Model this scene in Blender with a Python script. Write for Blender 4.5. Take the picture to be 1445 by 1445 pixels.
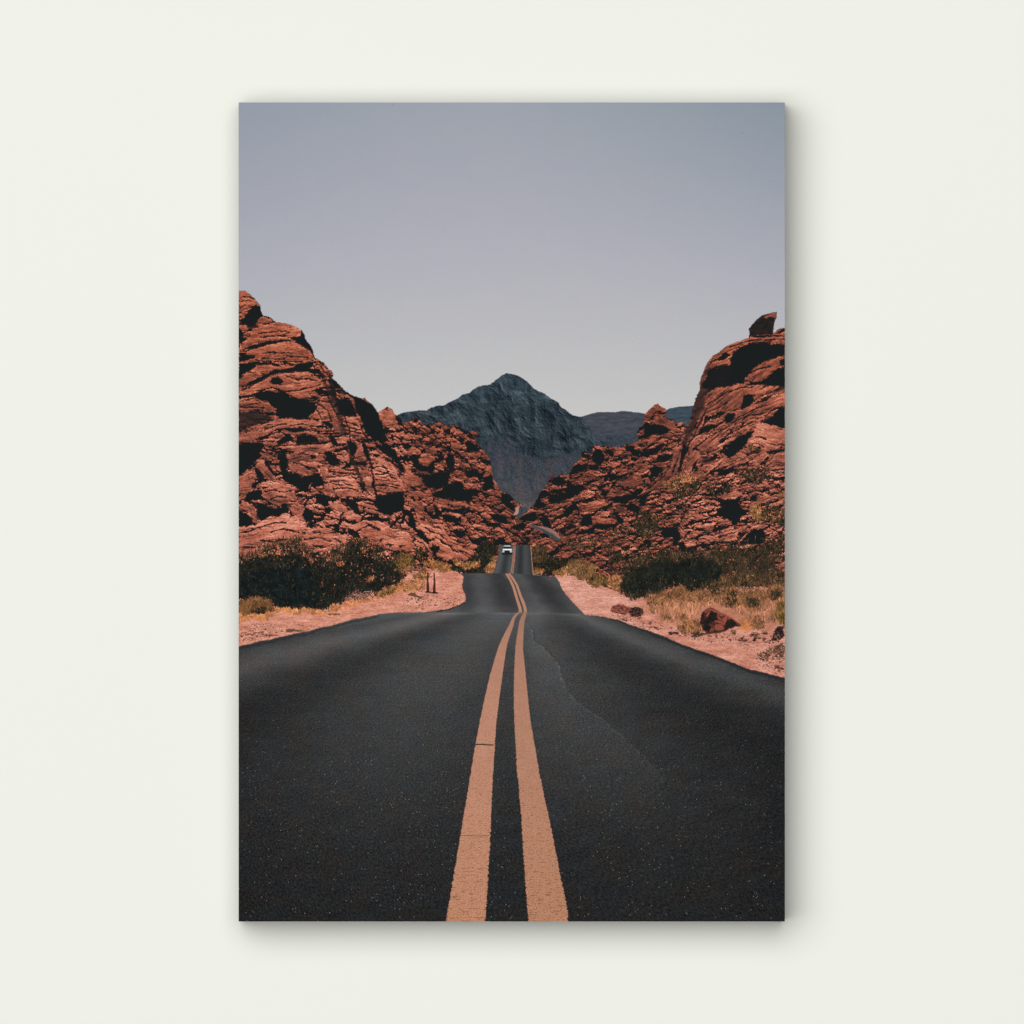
# A canvas print hanging on a pale wall.
# The only three-dimensional things in the photograph are the wall and the canvas; everything in the
# landscape is ink on the flat front of the canvas, so it is built as printed areas of that flat front.
import numpy as np, math
# ---------------------------------------------------------------------------
#  The picture on the canvas: a flat ink print of a desert road.  Ink tones are
#  worked out on the print's own grid (PW x PH dots).
# ---------------------------------------------------------------------------
PW, PH = 771, 1156
OX, OY = 337.0, 145.0
rng = np.random.default_rng(7)
gx, gy = np.meshgrid(np.arange(PW, dtype=np.float32) + .5 + OX,
                     np.arange(PH, dtype=np.float32) + .5 + OY)

def _h(ix, iy, s):
    n = (ix.astype(np.int64) * 374761393 + iy.astype(np.int64) * 668265263 + s * 974634777) & 0xffffffff
    n = ((n ^ (n >> 13)) * 1274126177) & 0xffffffff
    n = (n ^ (n >> 16)) & 0xffffffff
    return n

def _r(ix, iy, s):
    return (_h(ix, iy, s) / 4294967295.0).astype(np.float32)

def perlin(x, y, s=0):
    x0 = np.floor(x); y0 = np.floor(y)
    fx = (x - x0).astype(np.float32); fy = (y - y0).astype(np.float32)
    u = fx * fx * fx * (fx * (fx * 6 - 15) + 10); v = fy * fy * fy * (fy * (fy * 6 - 15) + 10)
    def g(dx, dy):
        a = _r(x0 + dx, y0 + dy, s) * 6.2831853
        return np.cos(a) * (fx - dx) + np.sin(a) * (fy - dy)
    a = g(0, 0) * (1 - u) + g(1, 0) * u
    b = g(0, 1) * (1 - u) + g(1, 1) * u
    return (a * (1 - v) + b * v) * 1.5

def fbm(x, y, s=0, o=4, gain=.5):
    t = 0; a = 1.; n = 0
    for k in range(o):
        t = t + a * perlin(x * 2 ** k, y * 2 ** k, s + k * 17); n += a; a *= gain
    return t / n

def worley(x, y, s=0):
    x0 = np.floor(x); y0 = np.floor(y)
    f1 = np.full(x.shape, 9., np.float32); f2 = f1.copy(); idr = np.zeros(x.shape, np.float32)
    cx = np.zeros(x.shape, np.float32); cy = cx.copy()
    for dx in (-1, 0, 1):
        for dy in (-1, 0, 1):
            px = x0 + dx + _r(x0 + dx, y0 + dy, s) * .9 + .05
            py = y0 + dy + _r(x0 + dx, y0 + dy, s + 5) * .9 + .05
            d = np.hypot(px - x, py - y).astype(np.float32)
            m = d < f1
            f2 = np.where(m, f1, np.minimum(f2, d))
            idr = np.where(m, _r(x0 + dx, y0 + dy, s + 9), idr)
            cx = np.where(m, x - px, cx); cy = np.where(m, y - py, cy)
            f1 = np.minimum(f1, d)
    return f1, f2, idr, cx, cy

def sstep(a, b, x):
    t = np.clip((x - a) / (b - a), 0, 1); return t * t * (3 - 2 * t)

TILE = {'A': (330, 400, .17301), 'B': (330, 640, .17301), 'C': (540, 510, .15225), 'D': (570, 680, .15225),
        'E': (740, 550, .15225), 'F': (900, 420, .15225), 'G': (860, 600, .17993), 'H': (740, 740, .26298),
        'I': (600, 850, .17301), 'J': (600, 1070, .17301), 'K': (330, 840, .31826),
        'P1': (540, 560, .09689), 'P2': (640, 580, .09689), 'P3': (560, 690, .09689), 'P4': (690, 690, .09689),
        'P5': (800, 620, .11073), 'P6': (950, 620, .11073), 'P7': (950, 760, .13841), 'P8': (330, 770, .13841),
        'X': (0, 0, 1.)}

def pts(t, s):
    ox, oy, k = TILE[t]
    return np.array([[float(v) for v in p.split(',')] for p in s.split()], np.float32) * k + np.array([ox, oy], np.float32)

def smooth(p, n=4):
    q = []
    N = len(p)
    for i in range(N):
        a, b, c, d = p[i - 1], p[i], p[(i + 1) % N], p[(i + 2) % N]
        for k in range(n):
            t = k / n
            q.append(.5 * (2 * b + (c - a) * t + (2 * a - 5 * b + 4 * c - d) * t * t + (3 * b - a - 3 * c + d) * t ** 3))
    return np.array(q, np.float32)

def box(p, pad):
    x0 = max(int(p[:, 0].min() - OX - pad), 0); x1 = min(int(p[:, 0].max() - OX + pad) + 1, PW)
    y0 = max(int(p[:, 1].min() - OY - pad), 0); y1 = min(int(p[:, 1].max() - OY + pad) + 1, PH)
    if x1 <= x0 or y1 <= y0: return None
    return slice(y0, y1), slice(x0, x1)

def sdf(p, X, Y):
    d = np.full(X.shape, 1e9, np.float32); inside = np.zeros(X.shape, bool)
    N = len(p)
    for i in range(N):
        ax, ay = p[i]; bx, by = p[(i + 1) % N]
        ex, ey = bx - ax, by - ay
        L = ex * ex + ey * ey + 1e-9
        t = np.clip(((X - ax) * ex + (Y - ay) * ey) / L, 0, 1)
        d = np.minimum(d, (X - ax - ex * t) ** 2 + (Y - ay - ey * t) ** 2)
        if ay != by:
            c = ((ay > Y) != (by > Y)) & (X < (Y - ay) / (by - ay) * ex + ax)
            inside ^= c
    d = np.sqrt(d)
    return np.where(inside, d, -d)

# domain warp shared by all traced rock shapes
WX = 1.0 * perlin(gx / 5, gy / 5, 31) + 1.8 * perlin(gx / 17, gy / 17, 32) + .9 * perlin(gx / 2.4, gy / 2.4, 35) + .4 * perlin(gx / 1.3, gy / 1.3, 37)
WY = 1.0 * perlin(gx / 5, gy / 5, 33) + 1.4 * perlin(gx / 17, gy / 17, 34) + .9 * perlin(gx / 2.4, gy / 2.4, 36) + .4 * perlin(gx / 1.3, gy / 1.3, 38)

def mask(p, soft=.7, warp=1., pad=6):
    b = box(p, pad)
    if b is None: return None, None, None
    X = gx[b] + WX[b] * warp; Y = gy[b] + WY[b] * warp
    d = sdf(p, X, Y)
    return b, sstep(-soft, soft, d), d

def full(p, soft=.7, warp=1., pad=6):
    m = np.zeros((PH, PW), np.float32)
    b, k, d = mask(p, soft, warp, pad)
    if b is not None: m[b] = k
    return m

def lerp3(stops, v):
    xs = [s[0] for s in stops]
    return np.stack([np.interp(v, xs, [s[1][c] for s in stops]) for c in range(3)], -1).astype(np.float32)

img = np.zeros((PH, PW, 3), np.float32)
ident = np.zeros((PH, PW), np.int16)
def put(m, col, b=None, pid=None):
    global img
    t = img if b is None else img[b]
    col = np.asarray(col, np.float32)
    t[...] = t * (1 - m[..., None]) + col * m[..., None]
    if pid is not None:
        (ident if b is None else ident[b])[m > .5] = pid
PID = {}
def pid(n):
    return PID.setdefault(n, len(PID))
def one(n):
    return pid('%s#%d' % (n, len(PID)))

# ------------------------------------------------------------------ sky
pid('sky')
fy = (gy - 145) / 440.
cxn = (gx - 722) / 386.
sky = lerp3([(0, (157, 162, 172)), (.25, (167, 169, 179)), (.55, (179, 179, 187)), (.8, (190, 190, 192)), (1, (199, 198, 197))], fy)
vig = (np.clip(cxn, -1, 1) ** 2) * np.clip(1.05 - fy * .8, 0.1, 1)
sky = sky - vig[..., None] * np.array([9, 7, 5], np.float32)
sky -= (np.clip(cxn, 0, 1) * np.clip(.6 - fy, 0, 1))[..., None] * np.array([17, 10, 12], np.float32)
n = fbm(gx / 60, gy / 30, 3, 3)
sky += n[..., None] * np.array([1.6, .6, -.6], np.float32)
img[:] = sky
for x, y, r in ((555, 148, 1.2), (1048, 188, 1.1), (1087, 257, 1.0), (893, 483, .8), (410, 190, .7)):   # dust specks in the print
    img -= (18 * np.exp(-((gx - x) ** 2 + (gy - y) ** 2) / r))[..., None]

# ------------------------------------------------------------------ far ridge and mountain
def hillcol(base, amp, sx, sy, s, lo=4):
    n = fbm(gx / sx, gy / sy, s, lo)
    return np.array(base, np.float32) + n[..., None] * np.array(amp, np.float32)

ridge = pts('E', '470,300 525,255 600,235 680,213 760,210 850,209 900,200 960,203 1030,212 1110,222 1200,240 1310,195 1350,178 1400,165 1445,160 1600,150 1700,160 1700,700 470,700')
m = full(ridge, .8, .35)
wy = gy + 4 * fbm(gx / 26, gy / 14, 61, 3)
strat = perlin(gx / 34, wy / 2.6, 62) * .6 + fbm(gx / 9, wy / 3, 63, 3)
far = np.array([70, 73, 82], np.float32) + strat[..., None] * np.array([15, 14, 14], np.float32)
dk = sstep(604, 624, gy + 6 * perlin(gx / 15, gy / 15, 64))
far = far * (1 - dk[..., None] * .5) + np.array([46, 60, 70], np.float32) * dk[..., None] * .5 + (fbm(gx / 5, gy / 4, 65, 3) * dk)[..., None] * 22
far = far + sstep(930, 960, gx)[..., None] * np.array([-10, 2, 3], np.float32)
put(m, far, pid=pid('distant_ridge'))

mt = np.concatenate([pts('C', '60,545 120,512 165,490 230,470 290,462 340,455 410,460 450,430 510,415 580,408 640,370 700,345 740,312 800,298 840,265 885,240 930,225 1005,215 1040,185 1080,155 1115,128 1155,112 1200,118 1250,132 1290,155 1330,180 1365,215 1400,252'),
                     pts('E', '120,8 150,20 190,35 215,60 250,85 290,105 320,130 345,165 385,190 420,225 450,240 490,245 525,256 560,300 600,350 640,420 700,470 900,560 900,1300 -1300,1300 -1300,300')])
m = full(mt, .8, .4)
# eroded relief, lit from the upper left
wx = gx + 7 * fbm(gx / 30, gy / 30, 71, 3); wyy = gy + 7 * fbm(gx / 30, gy / 30, 72, 3)
z = (1 - np.abs(perlin(wx / 27, wyy / 30, 73))) * 15 + (1 - np.abs(perlin(wx / 13, wyy / 15, 74))) * 8 + (1 - np.abs(perlin(wx / 5, wyy / 5.5, 75))) * 2.6 + perlin(wx / 2.4, wyy / 2.4, 76) * 1.9 + perlin(gx / 1.4, gy / 1.4, 79) * .6
zy, zx = np.gradient(z)
sh = np.clip(zy * .55 - zx * -.5 * -1, -2, 2)
mount = np.array([48, 58, 65], np.float32) + (sh * 15)[..., None] * np.array([1, 1.05, 1.03], np.float32)
mount += (fbm(gx / 22, gy / 22, 77, 3) * 14)[..., None] * np.array([1., 1, .9], np.float32)
vein = sstep(.10, .0, np.abs(perlin(wx / 12, wyy / 15, 88))) * sstep(.0, .4, fbm(gx / 18, gy / 18, 89, 2) + .1)
mount += (vein * 13)[..., None]
up = sstep(590, 545, gy); mount += up[..., None] * np.array([6, 8, 9], np.float32)
# pale patches and crests
for t, s_, v in (('C', '560,440 600,420 640,440 590,470', 22), ('C', '600,520 700,460 800,480 760,560 660,580', 16), ('C', '1170,310 1200,280 1240,270 1320,290 1330,310 1230,320 1190,350', 22),
                 ('C', '1210,400 1280,420 1240,450 1230,500', 20), ('E', '80,130 130,90 180,60 220,80 160,110 110,150', 14), ('E', '440,450 540,480 600,520 560,560 500,520', 14), ('E', '400,520 470,470 490,490 420,540', 14),
                 ('E', '60,300 150,320 120,360 60,350', 10), ('C', '850,280 960,260 940,300 860,330', 8)):
    b, k, d = mask(pts(t, s_), 3, 2.2)
    mount[b] += (k * (.5 + .8 * np.clip(perlin(gx[b] / 3, gy[b] / 4, 78) + .3, 0, 1)))[..., None] * v
for t, s_ in (('C', '1060,560 1200,540 1230,620 1180,700 1100,700 1080,640'), ('E', '120,180 220,120 300,150 330,260 260,330 150,300'), ('E', '230,380 330,360 430,420 400,470 260,460'), ('C', '1250,740 1445,760 1445,880 1330,890 1270,830'), ('C', '950,330 1100,260 1180,300 1150,430 1000,420')):
    b, k, d = mask(pts(t, s_), 5, 2.5)
    mount[b] -= k[..., None] * np.array([9, 10, 9], np.float32)
slope = np.concatenate([pts('C', '880,800 940,770 1000,740 1060,710 1100,675 1130,665 1170,710 1210,750 1250,800 1290,850 1340,870 1445,890'),
                        pts('E', '0,625 60,640 130,640 220,625 300,610 380,590 440,570 480,560 510,590 530,650 530,1200 -600,1200 -600,600')])
ms = full(slope, 4, 2.6) * (1 - .5 * sstep(.1, .5, fbm(gx / 5, gy / 5, 87, 3)) * sstep(660, 625, gy))
run = fbm((gx - 725) / (1.2 + np.abs(gy - 560) / 70) / 1.6, gy / 9, 81, 3) * .55 + fbm(gx / 2.6, gy / 2.2, 86, 3) * .9
scol = lerp3([(610, (51, 60, 67)), (650, (61, 66, 74)), (690, (68, 71, 78)), (716, (76, 76, 80))], gy) + (np.clip(sh, -1.2, 1.2) * 6.5)[..., None] + run[..., None] * np.array([17, 16, 15], np.float32)
speck = perlin(gx / 1.7, gy / 1.6, 82)
sp = sstep(.22, .5, speck) * sstep(700, 745, gx + 4 * perlin(gx / 9, gy / 9, 83)) * sstep(630, 655, gy)
scol -= (sp * 17)[..., None] * np.array([1.1, 1, .95], np.float32)
warmp = np.clip(fbm(gx / 14, gy / 20, 84, 2) + .1, 0, 1)
scol += warmp[..., None] * np.array([18, 7, 4], np.float32)
scol += sstep(696, 718, gy)[..., None] * np.array([14, 8, 4], np.float32)
scol += sstep(690, 650, gx + gy * .3 - 190)[..., None] * 0
mount = mount * (1 - ms[..., None]) + scol * ms[..., None]
put(m, mount, pid=pid('mountain'))

# ------------------------------------------------------------------ rocks
def rot(x, y, a):
    a = math.radians(a); c, s = math.cos(a), math.sin(a)
    return x * c + y * s, -x * s + y * c

def relief(X, Y, sizes, ang, seed, warp=.35, spread=0.):
    """boulder field: height towards the viewer, summed over sizes"""
    z = np.zeros(X.shape, np.float32)
    global TONE
    TONE = .10 * fbm(X / 14, Y / 9, seed + 90, 3)
    for k, (w, h, amp) in enumerate(sizes):
        a = ang if np.isscalar(ang) else ang[k]
        wx = X + warp * w * fbm(X / (w * 1.3), Y / (h * 1.6), seed + 40 + k, 3)
        wy = Y + warp * h * fbm(X / (w * 1.3), Y / (h * 1.6), seed + 60 + k, 3)
        u, v = rot(wx, wy, a)
        f1, f2, idr, cx, cy = worley(u / w, v / h, seed + k * 7)
        edge = np.clip((f2 - f1) * 2.2, 0, 1)
        tilt = (idr - .5) * 1.2
        TONE = TONE + (idr - .5) * .13
        z += amp * (np.sqrt(edge) * .75 + idr * .7 + cy * (tilt + .55) + cx * (idr - .5) * .7)
    return z

def light(z, k=.5, kx=-.15, cast=1.0, reach=14, slope=.8):
    """sun from above, a little left: slope light plus shadows swept downwards"""
    zy, zx = np.gradient(z)
    L = .56 + TONE + np.clip(k * zy + kx * zx, -.42, .26)
    sh = np.zeros_like(z)
    for t in range(1, reach):
        q = np.roll(np.roll(z, t, 0), int(round(t * .3)), 1)
        q[:t] = -99
        sh = np.maximum(sh, q - t * slope - z)
    return L * (1 - cast * .93 * sstep(.1, 2.2, sh))

def region(p, pad=4):
    return box(p, pad)

ROCK = [(0, (26, 31, 32)), (.12, (31, 31, 32)), (.25, (58, 42, 39)), (.4, (96, 58, 50)), (.55, (133, 76, 62)), (.7, (172, 98, 77)), (.85, (198, 121, 98)), (1, (224, 154, 131))]
V = np.zeros((PH, PW), np.float32)        # rock tone 0 shadow .. 1 brightest
Rm = np.zeros((PH, PW), np.float32)       # rock coverage

cliffL = pts('A', '-60,62 40,62 95,65 140,95 185,140 215,185 222,230 240,268 285,278 345,322 385,322 450,335 510,360 555,385 582,420 590,465 635,520 655,590 668,612 700,625 740,660 775,705 800,712 812,740 805,780 850,810 880,855 920,885 975,915 1000,925 1050,945 1070,935 1085,955 1130,985 1155,1020 1180,1060 1230,1180 1270,1350 1340,1500 1400,1700 1450,1900 1500,2300 1500,2900 -60,2900')
midL = np.concatenate([pts('A', '1100,1300 1150,1090 1180,1060 1200,1040 1240,1015'), pts('C', '45,428 90,445 115,500 150,515 185,560 215,572 255,560 290,515 330,530 360,560 380,590 430,585 460,600 500,555 540,560 570,585 620,600 680,590 710,610 760,640 800,650 850,645 890,670 880,690 870,740 905,790 940,830 975,870 1000,930 1005,970 1020,1020 1030,1060 1025,1100 1055,1130 1090,1190 1110,1215 1150,1220 1200,1260 1235,1300 1270,1320 1295,1340 1320,1400 1340,1480'),
                       pts('D', '1050,345 1100,320 1200,330 1500,500 1500,800 700,900 400,900 -200,900')])
midR = np.concatenate([pts('D', '1000,420 1090,320 1150,262 1180,235 1205,215 1240,170'), pts('E', '90,1075 100,1050 125,1010 150,960 180,920 200,880 240,830 260,800 300,815 340,785 370,790 400,790 425,770 440,730 470,690 500,660 530,640 535,580 560,565 580,590 630,590 640,530 680,515 720,530 750,520 800,535 850,530 920,525 940,510 1000,495 1060,480 1050,430 1050,390 1080,340 1105,325 1110,280 1120,230 1160,190 1200,150 1240,130 1270,160 1310,180 1320,205 1300,240 1345,270 1390,280 1420,310'),
                       pts('F', '300,1120 345,1140 370,1165 410,1160 430,1185 480,1170 600,1170 600,2000'), pts('X', '1000,880 880,880 780,815 752,811 745,770 720,740')])
cliffR = np.concatenate([pts('F', '470,1190 490,1120 505,1060 520,1010 530,960 560,900 575,850 585,780 600,720 620,660 650,600 700,550 760,510 810,460 870,435 930,410 970,395 1030,376 1044,338 1100,335 1255,335 1290,320 1300,300 1330,285 1365,280 1450,280'),
                         pts('X', '1120,880 940,860 880,840 860,800 870,750 900,700 940,660')])
perch = pts('F', '1035,385 1040,340 1030,295 1060,255 1100,210 1150,170 1200,155 1250,140 1290,133 1287,190 1270,240 1262,290 1257,340 1150,345 1060,350')

# tone fields
def field(p, fn, name, warp=.7, soft=.8):
    b = region(p)
    X, Y = gx[b], gy[b]
    d = sdf(p, X + WX[b] * warp, Y + WY[b] * warp)
    m = sstep(-soft, soft, d)
    v = fn(X, Y)
    V[b] = V[b] * (1 - m) + v * m
    Rm[b] = np.maximum(Rm[b], m)
    ident[b][m > .5] = pid(name)

def f_midL(X, Y):
    z = relief(X, Y, [(26, 17, 9), (13, 9, 7), (6, 4.4, 4.2), (3.2, 2.4, 1.8)], [25, 12, -10, 0], 100)
    return light(z, .10, -.05, 1, 12, 1.0)
def f_cliffL(X, Y):
    z = relief(X, Y, [(52, 15, 10), (22, 8, 6), (8, 3.4, 3), (3.5, 1.8, 1.3)], [-8, -4, 8, 0], 200, .5)
    lo = relief(X, Y, [(28, 20, 11), (12, 9, 6.5), (5, 3.6, 3), (2.6, 1.8, 1.3)], [-20, 15, 0, 0], 230, .4)
    k = sstep(600, 680, Y + 10 * perlin(X / 30, Y / 30, 5))
    return light(z * (1 - k) + lo * k, .12, -.04, 1, 14, .9)
def f_midR(X, Y):
    z = relief(X, Y, [(30, 14, 8), (14, 7, 6), (6.5, 3.8, 4), (3.2, 2.2, 1.8)], [-26, -20, -14, 5], 300, .4)
    return light(z, .10, -.05, .92, 11, 1.0)
def f_cliffR(X, Y):
    z = relief(X, Y, [(60, 17, 8), (20, 7, 4), (7, 3, 2.2), (3, 1.6, 1.2)], [-35, -32, -28, -28], 400, .5)
    lo = relief(X, Y, [(24, 10, 7), (10, 5, 4.6), (4.6, 2.7, 2.8), (2.4, 1.6, 1.3)], [-20, -16, -10, -8], 430, .4)
    k = sstep(655, 690, Y + (X - 950) * .10 + 8 * perlin(X / 20, Y / 20, 6))
    return light(z * (1 - k) + lo * k, .12, -.04, 1, 12, .9)
field(midL, f_midL, 'rubble_slope')
field(midR, f_midR, 'boulder_slope')
field(cliffL, f_cliffL, 'layered_cliff')
field(cliffR, f_cliffR, 'domed_cliff')

# large shade masses on the rocks, faces that catch the sun, then the deep shadows
BX = 4 * fbm(gx / 38, gy / 38, 511, 2); BY = 3.2 * fbm(gx / 30, gy / 22, 512, 3)
def strata(b, ang, sx, sy, s):
    u, v = rot(gx[b] + BX[b] + .35 * WX[b], gy[b] + BY[b] + .35 * WY[b], ang)
    return perlin(u / (sx * 2), v / (sy * .9), s) * .65 + perlin(u / sx, v / (sy * .5), s + 3) * .5 + perlin(u / (sx * 2.6), v / (sy * 2.4), s + 5) * .6

def face(t, v, s, ang=-8, tex=.115, soft=1.0, warp=1.1, grad=.24, alpha=.92, sx=16, sy=2.2):
    p = pts(t, s)
    b, k, d = mask(p, soft, warp)
    if b is None: return
    cy = p[:, 1].mean(); hh = max(np.ptp(p[:, 1]), 4) * .5
    st = strata(b, ang, sx, sy, 500)
    s2 = strata(b, ang + 4, sx * .42, sy * .5, 560)
    sx2, sy2 = rot(gx[b], gy[b], ang)
    val = v + tex * (1.0 * st + .9 * s2) - grad * np.clip((gy[b] - cy) / hh, -1, 1) * .5
    val += .14 * fbm(gx[b] / 11, gy[b] / 7, 521, 3) + .045 * perlin(gx[b] / 1.8, gy[b] / 1.5, 520)
    gate = sstep(-.15, .35, perlin(sx2 / (sx * .6), sy2 / (sy * 2.5), 522))
    cr = sstep(.06, .015, np.abs(st + .18)) * gate                       # thin open bedding joints
    val = val * (1 - .5 * cr)
    cr = sstep(-.38, -.75, st) * .6 + sstep(-.5, -.8, s2) * .35
    val = val * (1 - np.clip(cr, 0, .8))
    val += .12 * sstep(2.6, .4, np.abs(d)) * (np.gradient(d)[0] > .3 if min(d.shape) > 1 else 0)
    k = k * alpha
    V[b] = V[b] * (1 - k) + val * k

def dark(t, s, v=.03, soft=1.15, warp=1.0, alpha=.97):
    p = pts(t, s)
    b, k, d = mask(p, soft, warp)
    if b is None: return
    val = v + .03 * perlin(gx[b] / 3, gy[b] / 3, 530) + .30 * sstep(.30, .75, fbm(gx[b] / 6, gy[b] / 3, 531, 3)) * sstep(9, 1, d)
    k = k * alpha
    V[b] = V[b] * (1 - k) + val * k

def joints(t, s, w=.8, depth=.8):
    p = pts(t, s)
    b = box(p, 6)
    if b is None: return
    X = gx[b] + .8 * WX[b]; Y = gy[b] + .8 * WY[b]
    d = np.full(X.shape, 1e9, np.float32); sd = d.copy()
    for (ax, ay), (bx, by) in zip(p[:-1], p[1:]):
        ex, ey = bx - ax, by - ay
        q = np.clip(((X - ax) * ex + (Y - ay) * ey) / (ex * ex + ey * ey + 1e-6), 0, 1)
        dd = np.hypot(X - ax - ex * q, Y - ay - ey * q)
        m = dd < d
        sd = np.where(m, (Y - ay - ey * q), sd); d = np.where(m, dd, d)
    ww = w * (.55 + .9 * np.clip(perlin(gx[b] / 9, gy[b] / 7, 580) + .45, 0, 1.2))
    k = sstep(ww + .6, ww - .35, d) * depth
    V[b] = V[b] * (1 - k) + .05 * k
    lip = np.exp(-((sd - ww - 1.4) / 1.0) ** 2) * (d < 4) * sstep(.25, .5, V[b])
    V[b] += .10 * lip

JOINTS = """
A 40,430 100,400 160,370 200,350
A 60,560 120,545 200,520 260,505
A 180,625 300,640 430,640 560,640
A 230,612 320,620 420,620
A 440,590 520,600 600,612
A 440,910 560,960 640,960 700,940
A 300,850 420,880 540,870 640,850 700,830
A 430,760 520,790 600,780 680,790
A 60,870 140,840 220,800 280,760
A 640,880 720,860
A 710,680 760,740 800,850 850,960 890,1060 940,1180 960,1300 980,1400
A 760,900 800,1000 850,1100
A 900,1130 960,1140 1020,1170
A 900,1162 970,1180 1040,1200
A 910,1200 990,1210 1060,1230
A 930,1232 1020,1246
A 1040,1180 1070,1240 1100,1300
A 330,1330 450,1320 600,1315 760,1300
A 60,1010 150,1010 240,1020
A 60,110 120,110 170,130
A 60,150 110,140 150,150
A 50,200 90,180
A 200,410 280,400 380,390 450,400
A 220,440 330,430 420,430
A 480,980 520,990 640,985
A 660,1010 700,1060 720,1110
A 700,990 770,1040 800,1120
A 460,1160 560,1150 650,1165
A 250,1200 340,1165 430,1150
A 850,890 920,900 970,930
B 1130,122 1200,110 1260,130
B 1150,172 1210,170 1270,150
B 1155,212 1240,220 1320,230
B 1165,262 1250,270 1340,280
B 1160,302 1200,310 1260,330
B 60,650 180,620 320,570 420,570
B 220,715 330,720 420,700
B 300,640 420,620 540,650
B 580,700 700,690 800,720
B 650,750 740,770 820,740
B 790,230 900,240 980,270
B 810,290 920,280 1020,310
B 780,152 870,160 950,170
B 1000,640 1100,590 1150,600
B 480,80 560,90 620,130
B 250,310 330,300 410,320 480,300
B 300,380 360,350 430,360
B 1060,400 1130,420 1190,440
B 1040,430 1120,450 1180,470
F 640,1000 720,950 800,900
F 700,1050 800,990 860,950
F 850,880 960,840 1060,830
F 1100,990 1180,930 1270,900
F 1080,960 1130,920 1240,870 1330,830
F 900,1130 1000,1080 1100,1030 1200,1000
F 870,1170 980,1110 1100,1090 1200,1060
F 780,1330 880,1250 1000,1180 1100,1150
F 540,1390 650,1300 760,1240 860,1190
F 1100,1290 1160,1300 1190,1320
F 1000,352 1200,357 1365,365
F 860,462 960,422 1100,397 1365,387
F 680,600 780,560 860,540
F 440,1440 520,1280 600,1120 640,1030
F 600,1180 660,1130 760,1110
F 1050,700 1140,660 1240,640
P6 1000,60 1080,50 1160,110
P6 1240,60 1330,80 1400,60
P6 420,470 520,390 620,300
P6 620,380 740,320 850,270
P6 560,1250 680,1230 800,1180
P6 0,420 60,260 100,140
P5 1000,650 1120,560 1250,470 1330,340
P3 400,560 500,620 620,660 720,740
P3 560,700 680,780 800,850 900,930
P3 640,760 760,830 840,910
P3 880,880 980,950 1060,1010
P3 320,760 400,820 460,920
P3 940,900 1060,960 1140,1020
P1 0,1000 80,1080 60,1110
P1 0,1180 100,1150 200,1200
P1 0,1290 120,1270 240,1300
"""
# ---- near left cliff: sunlit faces
for v, s in ((.70, '160,370 200,330 280,340 380,325 460,340 540,375 550,400 480,440 420,450 300,465 180,490 110,520 60,530 110,470'),
             (.70, '100,575 130,540 250,505 380,480 470,470 520,505 620,560 650,620 560,630 430,640 330,640 200,610'),
             (.70, '40,880 80,850 200,800 300,750 420,735 600,735 680,760 715,800 700,850 640,900 560,950 470,920 380,870 250,850 120,890 40,920'),
             (.64, '190,660 330,680 480,670 560,640 480,690 340,705 250,740 200,720 160,700'),
             (.62, '40,790 120,740 200,720 240,745 120,810 40,850'),
             (.56, '40,970 130,965 230,970 300,985 330,1030 290,1050 200,1030 100,1040 40,1050'),
             (.70, '40,1240 180,1190 340,1110 440,1110 640,1110 720,1150 640,1180 480,1170 330,1200 240,1250 120,1290 40,1300'),
             (.60, '640,1090 700,990 780,980 830,1060 880,1160 900,1240 850,1220 760,1120'),
             (.66, '880,1095 940,1090 1000,1120 1050,1180 1090,1260 1050,1260 960,1250 920,1200'),
             (.62, '820,880 900,890 960,920 980,950 900,930 830,905'),
             (.66, '980,950 1000,1010 1030,1040 1040,1070 1000,1060 980,1010'),
             (.74, '1180,1060 1240,1015 1290,1040 1330,1110 1340,1160 1280,1170 1220,1150'),
             (.66, '40,65 95,65 140,95 185,140 215,185 150,190 100,215 40,240'),
             (.62, '40,345 80,340 130,375 110,400 60,400'),
             (.56, '180,330 200,280 250,280 330,320 260,325'),
             (.66, '400,1230 500,1215 660,1215 720,1245 600,1225 470,1235'),
             (.66, '320,1330 480,1310 640,1320 760,1310 820,1360 700,1380 560,1390 400,1350'),
             (.62, '960,1290 1040,1310 1080,1400 1040,1445 990,1430 1010,1350'),
             (.60, '680,640 740,670 790,760 760,780 700,700')):
    face('A', v, s, -6)
face('A', .58, '430,1445 450,1400 560,1360 640,1400 740,1400 720,1445 560,1480 450,1480', -10)
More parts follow.
